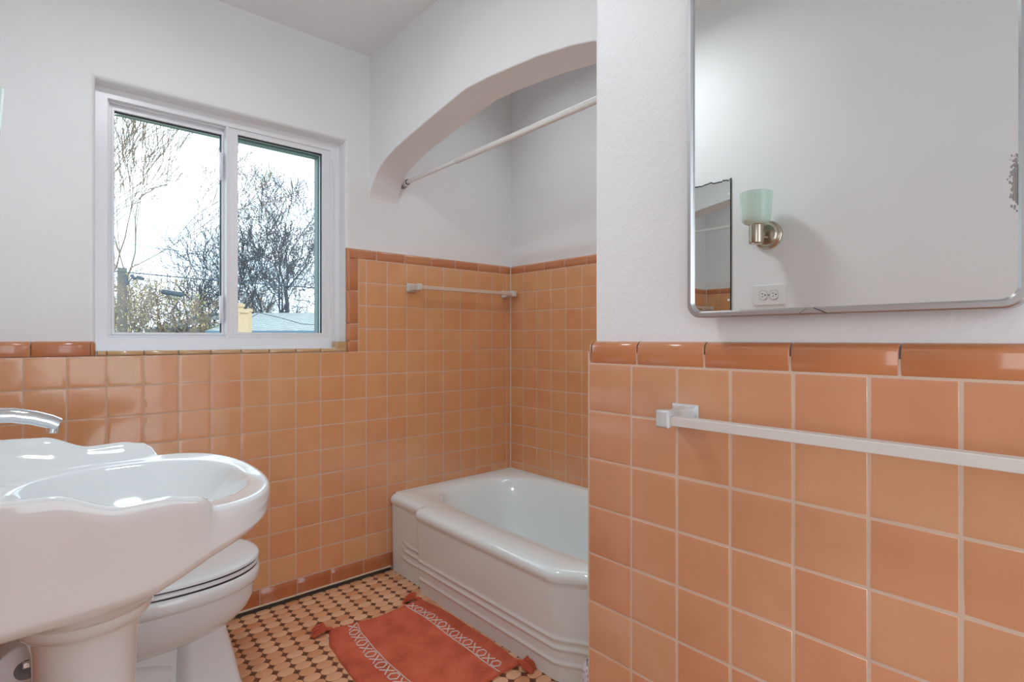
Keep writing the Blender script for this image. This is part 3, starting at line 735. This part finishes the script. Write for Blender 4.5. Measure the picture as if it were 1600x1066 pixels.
def under(fr, ):
    ring = []
    for i in range(NO):
        p = Vector(ofs(i, -.046, lerp_tab(outl[i][0], ZB) - .0)); a = math.atan2(outl[i][1] - SY, outl[i][0] - .08)
        qx, qy = .08 + .118 * math.cos(a), SY + .118 * math.sin(a); q = Vector((max(qx, BX), qy, H - .535))
        r_ = p.lerp(q, fr); r_.z = p.z + (q.z - p.z) * (fr ** 2.1); ring.append(tuple(r_))
    return ring
R += [under(.08), under(.25), under(.45), under(.65), under(.82), under(.94), under(1)]
S.rings(R, True, True, True)
part(S, 'basin', M_porc, sink, smooth=75)
f = MB(); f.lathe([(0, .003), (.018, .002), (.021, 0)], (.163, 1.39, H - .441), 'z', 24); part(f, 'drain', M_chrome, sink)
# pedestal column
f = MB(); R = []
for z, a, b in ((-.525, .118, .120), (-.545, .114, .116), (-.558, .108, .110), (-.563, .100, .102), (-.572, .094, .096), (-.60, .086, .088), (-.70, .082, .084), (-.95, .084, .086), (-1.06, .095, .098), (-1.10, .110, .115), (-1.118, .118, .123), (-1.13, .118, .123)):
    R.append([(.080 + a * math.cos(2 * PI * k / 64), SY + b * math.sin(2 * PI * k / 64), H + z) for k in range(64)])
f.rings(R, True, True, True); part(f, 'pedestal', M_porc, sink, smooth=50)
# trap and supply stop behind the pedestal
f = MB(); f.tube([(BX, SY + .0, .62), (BX + .02, SY, .62)], .02, 16); part(f, 'wall_escutcheon', M_chrome, sink)

faucet = thing('faucet', (-.125, SY, H - .25), 'chrome arched faucet spout over the sink basin', 'faucet')
f = MB(); f.tube([(-.125, SY, H - .262), (-.125, SY, H - .215), (-.115, SY, H - .170), (-.092, SY, H - .148), (-.062, SY, H - .1425), (-.030, SY, H - .1445), (.000, SY, H - .152), (.022, SY, H - .161), (.036, SY, H - .169)], [.020, .0170, .0152, .0145, .0142, .014, .0138, .0136, .0132], 20, squash=1.25); part(f, 'spout', M_chrome, faucet, smooth=50)
f = MB(); f.tube([(.0285, SY, H - .1645), (.0262, SY, H - .1835)], [.0115, .0105], 18); part(f, 'aerator', M_chrome, faucet)
f = MB(); f.lathe([(.0, -.0), (.033, 0), (.033, .006), (.028, .010), (.02, .012)], (-.125, SY, H - .268), 'z', 32); part(f, 'base', M_chrome, faucet)
f = MB(); f.tube([(-.118, SY, H - .160), (-.130, SY, H - .128), (-.150, SY, H - .085)], [.010, .009, .007], 12); part(f, 'lever', M_chrome, faucet)

# toilet paper on a chrome holder fixed to the wall past the pedestal
tp = thing('toilet_paper_holder', (SX + .015, 1.62, H - .62), 'chrome holder with square arm beside the pedestal at the lower left', 'toilet paper holder')
zt = H - .665
f = MB(); f.box((SX + .0155, 1.60, zt - .025), (SX + .022, 1.65, zt + .025)); part(f, 'wall_plate', M_chrome, tp, bevel=.002)
f = MB(); f.box((SX + .02, 1.613, zt - .008), (-.005, 1.625, zt + .008)); f.box((-.017, 1.48, zt - .006), (-.005, 1.625, zt + .006)); part(f, 'arm', M_chrome, tp, bevel=.0015)
f = MB(); R = []
for r_, y_ in ((.020, 1.49), (.050, 1.49), (.053, 1.493), (.053, 1.592), (.050, 1.595), (.020, 1.595), (.020, 1.49)):
    R.append([(-.011 + r_ * math.cos(2 * PI * k / 40), y_, zt - .013 + r_ * math.sin(2 * PI * k / 40)) for k in range(40)])
f.rings(R); o = f.build('toilet_paper_roll', M_paper, None, smooth=50); tag(o, 'white toilet paper roll hanging on the chrome arm by the pedestal', 'toilet paper')

# ------------------------------------------------------------------ TOILET
TY = 1.99
toi = thing('toilet', (.2, TY, 0), 'white toilet with closed lid between the sink and the window wall', 'toilet')
def oval(z, tip, back, b, p=2.25, n_=72):
    xc = back + (tip - back) * .52; out = []
    for k in range(n_):
        a = 2 * PI * k / n_; rx = (tip - xc) if math.cos(a) > 0 else (xc - back)
        x, y = sup(a, rx, b, p); out.append((xc + x, TY + y, z))
    return out
f = MB(); f.rings([oval(.384, .50, .10, .12), oval(.386, .568, .06, .176), oval(.383, .575, .06, .183), oval(.372, .579, .06, .187), oval(.350, .578, .06, .187), oval(.340, .574, .06, .184), oval(.334, .562, .06, .173), oval(.328, .562, .06, .173), oval(.29, .561, .05, .170), oval(.255, .545, .04, .158), oval(.225, .515, .03, .140), oval(.205, .475, .02, .118), oval(.19, .42, 0, .09), oval(.185, .36, -.02, .06)], True, True, True)
part(f, 'bowl', M_porc, toi, smooth=50)
f = MB(); f.rings([oval(.3885, .50, .10, .12), oval(.3885, .570, .07, .180), oval(.391, .574, .068, .184), oval(.400, .574, .068, .184), oval(.4035, .570, .07, .180), oval(.4035, .50, .10, .12)], True, True, True); part(f, 'seat', M_seat, toi, smooth=50)
f = MB(); f.rings([oval(.380, .5715, .08, .1805), oval(.412, .5715, .08, .1805)], True, True, True); part(f, 'seat_gap_shade', M_gap, toi, smooth=40)  # near-black body put in for the shade between seat and lid
f = MB(); f.rings([oval(.4065, .50, .10, .12), oval(.4065, .571, .07, .181), oval(.409, .576, .068, .186), oval(.417, .576, .068, .186), oval(.4215, .571, .07, .181), oval(.4245, .555, .08, .168), oval(.4265, .50, .11, .13), oval(.427, .40, .2, .06)], True, True, True); part(f, 'lid', M_seat, toi, smooth=50)
def rsec(z, x0, x1, hy, r):
    out = []
    for (cx_, cy_, a0) in ((x1 - r, hy - r, 0), (x0 + r, hy - r, PI / 2), (x0 + r, -hy + r, PI), (x1 - r, -hy + r, 3 * PI / 2)):
        for i in range(7):
            a = a0 + i / 6 * PI / 2; out.append((cx_ + r * math.cos(a), TY + cy_ + r * math.sin(a), z))
    return out
f = MB(); f.rings([rsec(0, .31, .512, .118, .04), rsec(.012, .31, .512, .118, .04), rsec(.03, .315, .505, .112, .04), rsec(.12, .325, .487, .104, .04), rsec(.20, .33, .468, .10, .04), rsec(.27, .33, .462, .098, .04)], True, True, True)
part(f, 'front_foot', M_porc, toi, smooth=50)
f = MB(); f.rings([rsec(0, -.10, .35, .105, .03), rsec(.05, -.10, .35, .105, .03), rsec(.06, -.10, .35, .085, .03), rsec(.14, -.10, .35, .07, .03), rsec(.30, -.10, .35, .075, .03)], True, True, True)
f.tube([(.30, TY - .05, .10), (.20, TY - .062, .13), (.10, TY - .062, .19), (0, TY - .05, .22)], .045, 16)
part(f, 'trapway', M_porc, toi, smooth=50)
f = MB(); f.rings([rsec(.33, SX + .02, .07, .17, .03), rsec(.36, SX + .02, .075, .19, .03), rsec(.66, SX + .02, .045, .215, .03), rsec(.68, SX + .02, .045, .215, .03)], True, True, True); part(f, 'tank', M_porc, toi, smooth=50)
f = MB(); f.rings([rsec(.681, SX + .02, .055, .225, .03), rsec(.705, SX + .02, .055, .225, .03), rsec(.712, SX + .03, .045, .215, .03)], True, True, True); part(f, 'tank_lid', M_porc, toi, smooth=50)
f = MB(); f.rings([rsec(.20, -.12, .10, .12, .03), rsec(.34, -.15, .12, .16, .03)], True, True, True); part(f, 'tank_shelf', M_porc, toi, smooth=50)

# ------------------------------------------------------------------ BATH MAT
mat_root = thing('bath_mat', (1.05, 1.7, 0), 'terracotta cotton bath mat with white X and O stripes and corner tassels', 'bath mat')
ctrlL = [(1.375, .822), (1.50, .803), (1.69, .794), (1.78, .800), (1.915, .812), (2.045, .852)]
ctrlR = [(1.375, 1.272), (1.54, 1.278), (1.73, 1.280), (1.90, 1.278), (2.035, 1.258)]
def xL(v): return interp(v, ctrlL)
def xR(v): return interp(v, ctrlR)
def mat_pt(uu, vv, dz=0):        # uu 0..1 across, vv 0..1 from the near edge to the far one
    yn = 1.390 + .010 * math.sin(uu * 9) * (1 - abs(2 * uu - 1)) - .0
    yf = 2.046 - .030 * math.sin(PI * min(1, max(0, uu))) - .018 * uu
    y = yn + (yf - yn) * vv
    yy = 1.375 + (2.045 - 1.375) * vv
    x = xL(yy) + (xR(yy) - xL(yy)) * uu
    z = .0105 + .0014 * math.sin(uu * 13 + vv * 5) + .0012 * math.sin(vv * 17 + uu * 3) + .0022 * math.exp(-((uu - .07 - .02 * math.sin(vv * 9)) / .018) ** 2) * (1 if vv > .15 else 0)
    z += .002 * math.exp(-((vv - .63 - .12 * (uu - .5)) / .02) ** 2) * math.exp(-((uu - .5) / .18) ** 2)
    return (x, y, z + dz)
nu, nv = 60, 90
f = MB(); vs = []; fs = []
for j in range(nv + 1):
    for i in range(nu + 1):
        uu, vv = i / nu, j / nv; p = mat_pt(uu, vv)
        e = min(uu * .47, (1 - uu) * .47, vv * .65, (1 - vv) * .65); dz = 0
        if e < .006: dz = -.0075 * (1 - math.sqrt(max(0, 1 - (1 - e / .006) ** 2)))
        vs.append((p[0], p[1], p[2] + dz))
for j in range(nv):
    for i in range(nu): a = j * (nu + 1) + i; fs.append((a, a + 1, a + nu + 2, a + nu + 1))
nv0 = len(vs)
bord = [i for i in range(nu + 1)] + [j * (nu + 1) + nu for j in range(1, nv + 1)] + [nv * (nu + 1) + i for i in range(nu - 1, -1, -1)] + [j * (nu + 1) for j in range(nv - 1, 0, -1)]
for b in bord: vs.append((vs[b][0], vs[b][1], .0008))
for k in range(len(bord)):
    k2 = (k + 1) % len(bord); fs.append((bord[k], nv0 + k, nv0 + k2, bord[k2]))
fs.append(tuple(nv0 + k for k in range(len(bord))))
f.add(vs, fs); part(f, 'pile', M_rug, mat_root, smooth=70)
def yarn(mb, pts, w=.0050):      # flat-ish stitched line lying on the mat, points in (u, v)
    P = []
    for (a, b), (c_, d) in zip(pts[:-1], pts[1:]):
        k = max(1, int(math.hypot((c_ - a) * .47, (d - b) * .65) / .012))
        P += [(a + (c_ - a) * i / k, b + (d - b) * i / k) for i in range(k)]
    P.append(pts[-1]); P = [Vector(mat_pt(a, b, .0012)) for a, b in P]
    Rr = []
    for i, p in enumerate(P):
        d = (P[min(i + 1, len(P) - 1)] - P[max(i - 1, 0)]); d.z = 0; d.normalize(); s_ = Vector((-d.y, d.x, 0)) * w / 2
        Rr.append([p - s_ + Vector((0, 0, -.0012)), p - s_ * .6 + Vector((0, 0, .0006)), p + s_ * .6 + Vector((0, 0, .0006)), p + s_ + Vector((0, 0, -.0012))])
    mb.rings(Rr, True, True, True)
for uc, side_ in ((.205, 1), (.832, -1)):
    f = MB(); hw = .037; per = .0865 / .65
    yarn(f, [(uc + side_ * (hw + .012), .004), (uc + side_ * (hw + .012), .985)], .0034)
    v0 = .975
    kx = 0
    while v0 - per * kx > .03:
        vc = v0 - per * kx - per * .24
        a = per * .21
        if vc - a > .002:
            yarn(f, [(uc - hw, vc - a), (uc + hw, vc + a)]); yarn(f, [(uc + hw, vc - a), (uc - hw, vc + a)])
        vo = vc - per * .5; b = per * .215
        if vo - b > .002:
            yarn(f, [(uc - hw * .05, vo + b), (uc + hw, vo + b * .45), (uc + hw, vo - b * .45), (uc, vo - b), (uc - hw, vo - b * .45), (uc - hw, vo + b * .45), (uc + hw * .05, vo + b)])
        kx += 1
    o = part(f, 'embroidered_stripe', M_yarn, mat_root, smooth=60); o['label'] = 'white X and O stripe'
def tassel(p, d, s_=1.0):
    random.seed(int(p[0] * 1000)); f = MB(); d = Vector(d).normalized(); p = Vector(p); sd = Vector((-d.y, d.x, 0))
    f.tube([p - d * .012, p, p + d * .010], [.004, .008, .006], 10)
    for k in range(46):
        a = random.uniform(-1, 1); h = random.uniform(.3, 1)
        L = random.uniform(.035, .052) * s_
        q1 = p + d * .008; q2 = p + d * (L * .35) + sd * (a * .020 * s_) + Vector((0, 0, .010 * h)); q3 = p + d * (L * .75) + sd * (a * .026 * s_) + Vector((0, 0, .007 * h)); q4 = p + d * L + sd * (a * .022 * s_ + random.uniform(-.004, .004)); q4.z = .0035
        q2.z = max(q2.z, .005); q3.z = max(q3.z, .004); q2.z += .006 * h
        f.tube([q1, q2, q3, q4], [.0018, .0021, .0021, .0015], 5)
    part(f, 'tassel', M_rug, mat_root, smooth=60)
tassel((.855, 2.035, .012), (-.85, .25, 0), 1.3); tassel((1.240, 2.018, .013), (-.75, .75, 0), 1.25); tassel((1.262, 1.392, .012), (.25, -1, 0), 1.25); tassel((.826, 1.385, .012), (-.5, -1, 0))

# small dotted fabric bin behind the partition corner
cl = MB(); R = []
for r_, z_ in ((.0, .001), (.066, .001), (.070, .012), (.0715, .10), (.070, .20), (.066, .245), (.060, .268), (.055, .275), (.052, .270), (.056, .245), (.060, .15), (.058, .02), (0, .015)):
    R.append([(1.128 + r_ * (1 + .035 * math.sin(7 * a) * (z_ > .15)) * math.cos(a), .902 + r_ * (1 + .035 * math.sin(7 * a) * (z_ > .15)) * math.sin(a), z_ + .004 * math.sin(5 * a) * (z_ > .15)) for a in [2 * PI * k / 48 for k in range(48)]])
cl.rings(R); o = cl.build('fabric_bin', M_lilac, None, smooth=60)
tag(o, 'white fabric bin with small purple dots, just peeking past the tiled wall corner', 'bin')

# ------------------------------------------------------------------ CEILING LAMP (unseen, added as fill light)
LX, LY = .30, 1.38
lamp = thing('fill_ceiling_lamp', (LX, LY, CEIL), 'round white ceiling lamp added out of view as fill light', 'ceiling lamp')
f = MB(); f.lathe([(0, 0), (.16, 0), (.16, -.02), (.15, -.025), (0, -.025)], (LX, LY, CEIL), 'z', 48); part(f, 'base', M_plate, lamp, smooth=40)
f = MB(); f.lathe([(.145, -.0255), (.14, -.04), (.11, -.06), (.07, -.07), (0, -.075)], (LX, LY, CEIL), 'z', 48); part(f, 'globe', M_lampglass, lamp, smooth=60)
ld = bpy.data.lights.new('lamp_fill', 'AREA'); ld.shape = 'DISK'; ld.size = .20; ld.energy = 7.4; ld.color = (.88, .95, 1)
lo = bpy.data.objects.new('lamp_fill', ld); COL.objects.link(lo); lo.parent = lamp; lo.location = (0, 0, -.085)
# added fill light in the unseen hall beyond the doorway
hl = bpy.data.lights.new('hall_fill', 'AREA'); hl.shape = 'RECTANGLE'; hl.size = 1.3; hl.size_y = 1.6; hl.energy = 20; hl.color = (.88, .95, 1)
ho = bpy.data.objects.new('hall_fill', hl); COL.objects.link(ho); ho.location = (-1.55, -1.0, 1.4); ho.rotation_euler = (0, -PI / 2, math.radians(30))
al = bpy.data.lights.new('alcove_fill', 'AREA'); al.shape = 'RECTANGLE'; al.size = .45; al.size_y = 1.1; al.energy = 3.0; al.spread = math.radians(115); al.color = (.87, .95, 1)  # fill light added out of view to brighten the alcove
ao = bpy.data.objects.new('alcove_fill', al); COL.objects.link(ao); ao.location = (1.74, 1.63, CEIL + .115)
wp_ = bpy.data.lights.new('window_portal', 'AREA'); wp_.shape = 'RECTANGLE'; wp_.size = .9; wp_.size_y = .95; wp_.cycles.is_portal = True
wo = bpy.data.objects.new('window_portal', wp_); COL.objects.link(wo); wo.location = (.626, WP + .30, H + .44); wo.rotation_euler = (-PI / 2, 0, 0)

# ------------------------------------------------------------------ OUTSIDE
F2 = Vector((math.cos(.8484), math.sin(.8484), 0)); R2 = Vector((math.sin(.8484), -math.cos(.8484), 0))
def out(px, py, depth):      # a spot outdoors, measured from the photograph and a distance
    return F2 * depth + R2 * ((px - 800) / 847.9 * depth) + Vector((0, 0, H + (529.4 - py) / 847.9 * depth))
GZ = -1.0
mb = MB(); mb.box((-60, 2.9, GZ - .2), (90, 110, GZ)); tag(mb.build('ground', M_grass, smooth=0), 'dry winter yard outside', None, None, 'structure')

def tree(name, base, height, spread, seed, label, m, twigs=3, lean=(0, 0), trunk_r=.16, fork=.35, group='bare trees beyond the window', leafy=0, levels=5, wig=.16, tmin=.0075):
    rnd = random.Random(seed); f = MB(); lf = MB(); base = Vector(base)
    def grow(p, d, L, r, lv):
        k = 4 if lv < 3 else 3; pts = [p]; rad = [r]; q = Vector(p); dd = Vector(d)
        for i in range(k):
            dd = (dd + Vector((rnd.gauss(0, wig), rnd.gauss(0, wig), rnd.gauss(0, wig * .6) + .05)) * (.45 if lv == 0 else 1)).normalized()
            q = q + dd * (L / k); pts.append(Vector(q)); rad.append(max(tmin, r * (1 - .45 * (i + 1) / k)))
        f.tube(pts, rad, 6 if lv < 2 else (4 if lv < 4 else 3), caps=False)
        if leafy and lv >= levels - 2:
            for _ in range(leafy):
                c_ = pts[rnd.randrange(1, len(pts))] + Vector((rnd.gauss(0, .12), rnd.gauss(0, .12), rnd.gauss(0, .12))); a = Vector((rnd.gauss(0, 1), rnd.gauss(0, 1), rnd.gauss(0, 1))).normalized() * .035; b = a.cross(Vector((rnd.random(), rnd.random(), 1))).normalized() * .018
                lf.add([c_ - a, c_ - b, c_ + a, c_ + b], [(0, 1, 2, 3)])
        if lv >= levels: return
        nb_ = 2 + (rnd.random() < .75) + (1 if lv in (1, 2) else 0)
        for j in range(nb_):
            fr = 1.0 if j < 2 else rnd.uniform(.35, .95); idx = min(k, max(1, int(fr * k + .5)))
            ang = (rnd.uniform(.10, .32) if j == 0 and lv < 3 else rnd.uniform(.40, .90) * spread); ax = Vector((rnd.gauss(0, 1), rnd.gauss(0, 1), rnd.gauss(0, .3))).cross(dd).normalized()
            nd = (dd * math.cos(ang) + ax * math.sin(ang)); nd.z += .10
            grow(pts[idx], nd.normalized(), L * rnd.uniform(.66, .88), rad[idx] * (.86 if j == 0 else .62), lv + 1)
    d0 = Vector((lean[0], lean[1], 1)).normalized()
    grow(base, d0, height * fork, trunk_r, 0)
    root = thing(name, tuple(base), label, 'tree', group)
    part(f, 'branches', m, root, smooth=0, fix=False)
    if leafy: part(lf, 'leaves', M_dryleaf, root, smooth=0, fix=False)
    return root
def gnd(px, depth): v = out(px, 529.4, depth); return (v.x, v.y, GZ)
tree('bare_tree', gnd(452, 17), 7.3, 1.0, 21, 'tall dark bare tree filling the right window pane', M_bark, trunk_r=.20, fork=.27, levels=7)
tree('bare_tree', gnd(436, 18.5), 5.8, 1.05, 5, 'leaning bare tree left of the tall trunk in the right pane', M_bark, trunk_r=.13, lean=(-.30, .18), fork=.30, levels=6)
tree('bare_tree', gnd(300, 15), 4.6, 1.0, 9, 'forked bare tree right of the dark cable splice in the left pane', M_bark, trunk_r=.10, lean=(.05, -.03), fork=.28, levels=6)
tree('bare_tree', gnd(186, 14), 7.8, .8, 33, 'wispy bare tree at the left side of the left pane', M_bark2, trunk_r=.11, lean=(.03, 0), fork=.30, levels=6, wig=.12)
tree('bare_tree', gnd(505, 24), 7.5, 1.1, 14, 'far bare tree behind the right-hand edge of the window', M_bark, trunk_r=.14, fork=.30, levels=6)
G2 = 'shrubs beyond the window'
tree('leafy_shrub', gnd(225, 12), 4.0, 1.2, 41, 'tall tan shrub with dry yellowing leaves behind the utility pole', M_bark2, trunk_r=.04, fork=.27, levels=6, leafy=1, group=G2, tmin=.005)
tree('leafy_shrub', gnd(203, 12.8), 4.6, 1.1, 43, 'taller dry shrub nearest the left window frame', M_bark2, trunk_r=.04, fork=.27, levels=6, leafy=1, group=G2, tmin=.005)
tree('leafy_shrub', gnd(395, 21), 5.0, 1.3, 47, 'brushy thicket low in the right pane behind the shingle roof', M_bark2, trunk_r=.05, fork=.24, levels=6, group=G2)
tree('leafy_shrub', gnd(488, 22), 5.0, 1.3, 49, 'brushy thicket right of the tall trunk behind the shingle roof', M_bark2, trunk_r=.05, fork=.24, levels=6, group=G2)
tree('leafy_shrub', gnd(262, 14.5), 3.6, 1.3, 53, 'low pale brush under the dark cable splice', M_bark2, trunk_r=.04, fork=.25, levels=6, group=G2)

def roof_house(name, pa, pb, ridge_z, eave_z, depth_off, label, wallm):
    """gable roof whose ridge runs from pa to pb (outdoor ground spots)"""
    a, b = Vector(pa), Vector(pb); d = (b - a); d.z = 0; n_ = Vector((d.y, -d.x, 0)).normalized()
    if n_.dot(F2) > 0: n_ = -n_
    root = thing(name, (a.x, a.y, GZ), label, 'building')
    f = MB(); th = Vector((0, 0, .07))
    A0, B0 = Vector((a.x, a.y, ridge_z)), Vector((b.x, b.y, ridge_z)); A1, B1 = A0 + n_ * depth_off, B0 + n_ * depth_off; A1.z = B1.z = eave_z
    A2, B2 = A0 - n_ * depth_off, B0 - n_ * depth_off; A2.z = B2.z = eave_z
    f.rings([[A1, A0, A2, A2 - th, A0 - th, A1 - th], [B1, B0, B2, B2 - th, B0 - th, B1 - th]], True, True, True); part(f, 'roof', M_shingle, root, smooth=0)
    i1, i2 = n_ * (depth_off - .25), d.normalized() * .25
    f = MB(); top_ = eave_z + .02
    c4 = [A0 + i1 + i2, B0 + i1 - i2, B0 - i1 - i2, A0 - i1 + i2]
    f.rings([[Vector((p.x, p.y, GZ)) for p in c4], [Vector((p.x, p.y, top_)) for p in c4]], True, True, True); part(f, 'walls', wallm, root, smooth=0)
    f = MB(); f.rings([[A1 + Vector((0, 0, -.16)), A1 + Vector((0, 0, -.0)), A1 + n_ * .03, A1 + n_ * .03 + Vector((0, 0, -.16))], [B1 + Vector((0, 0, -.16)), B1, B1 + n_ * .03, B1 + n_ * .03 + Vector((0, 0, -.16))]], True, True, True); part(f, 'fascia', M_fascia, root, smooth=0)
p1, p2 = out(398, 488, 13.2), out(560, 490, 13.2)
roof_house('garage', (p1.x, p1.y, 0), (p2.x, p2.y, 0), H + .63, H + .165, 2.1, 'low garage with pale shingle roof at the bottom of the right window pane', M_siding)
p1, p2 = out(322, 492, 17), out(375, 484, 15)
roof_house('neighbour_house', (p1.x, p1.y, 0), (p2.x, p2.y, 0), H + .78, H + .30, 1.6, 'pale green gabled roof low in the left window pane by the centre stile', M_siding)
for i, (px, py, dpt, w_) in enumerate(((376, 474, 7.0, .062), (381, 483, 6.4, .075), (389, 482, 7.4, .06))):
    v = out(px, py, dpt); ht_ = v.z
    r = thing('timber_post', (v.x, v.y, GZ), ['leftmost of three tan timber posts by the garage roof', 'middle and widest of three tan timber posts by the garage roof', 'rightmost of three tan timber posts by the garage roof'][i], 'post', 'timber posts outside the right pane')
    f = MB(); f.box((v.x - w_ / 2, v.y - w_ / 2, GZ), (v.x + w_ / 2, v.y + w_ / 2, ht_ - .05)); part(f, 'shaft', M_wood, r, bevel=.008)
    f = MB(); f.box((v.x - w_ * .68, v.y - w_ * .68, ht_ - .05), (v.x + w_ * .68, v.y + w_ * .68, ht_ - .01)); f.box((v.x - w_ * .4, v.y - w_ * .4, ht_ - .01), (v.x + w_ * .4, v.y + w_ * .4, ht_)); part(f, 'cap', M_wood, r, bevel=.008)
v = out(191, 430, 11.5)
pole = thing('utility_pole', (v.x, v.y, GZ), 'weathered utility pole at the left edge of the left window pane', 'utility pole')
f = MB(); f.tube([(v.x, v.y, GZ), (v.x, v.y, v.z + .15)], [.10, .085], 12); part(f, 'mast', M_pole, pole)
f = MB()
for (a, b) in (((195, 431), (200, 444)), ((205, 430), (211, 436)), ((214, 433), (224, 436))): f.tube([out(*a, 11.3), out(*b, 11.3)], .035, 8)
part(f, 'line_clamp', M_cable, pole)
def wire(pts, r, lab, depth0, depth1):
    P = []
    n_ = len(pts)
    for i, (a, b) in enumerate(pts):
        P.append(out(a, b, depth0 + (depth1 - depth0) * i / (n_ - 1)))
    f = MB(); f.tube(P, r, 6); o = f.build('power_line', M_cable, None, smooth=60)
    tag(o, lab, 'cable', 'overhead lines outside the window'); return o
wire([(-60, 398), (180, 424), (345, 439), (505, 451), (700, 464)], .013, 'thickest overhead line, crossing both panes at the pole top', 11.4, 11.0)
wire([(-60, 345), (180, 378), (260, 390), (345, 402), (505, 418), (700, 430)], .006, 'highest thin overhead line, crossing the bare branches', 11.8, 11.8)
wire([(196, 436), (260, 440), (345, 452), (505, 474), (700, 498)], .006, 'thin overhead line just under the thickest one', 11.3, 11.3)
wire([(196, 438), (225, 447), (253, 456)], .006, 'short line from the pole to the dark splice case', 11.3, 11.3)
wire([(286, 461), (345, 466), (505, 484), (700, 500)], .006, 'thin line leaving the right end of the splice case', 11.3, 11.3)
wire([(385, 500), (405, 489), (440, 497), (470, 506), (520, 510), (640, 512)], .007, 'lowest sagging line in front of the garage roof', 11.0, 10.8)
f = MB(); f.tube([out(252.5, 455.6, 11.3), out(255, 456, 11.3), out(283, 460.6, 11.3), out(286.5, 461.2, 11.3)], [.03, .053, .053, .03], 14); o = f.build('splice_case', M_cable, None, smooth=40)
tag(o, 'dark blue cylindrical splice case hanging on the overhead line in the left pane', 'cable splice')
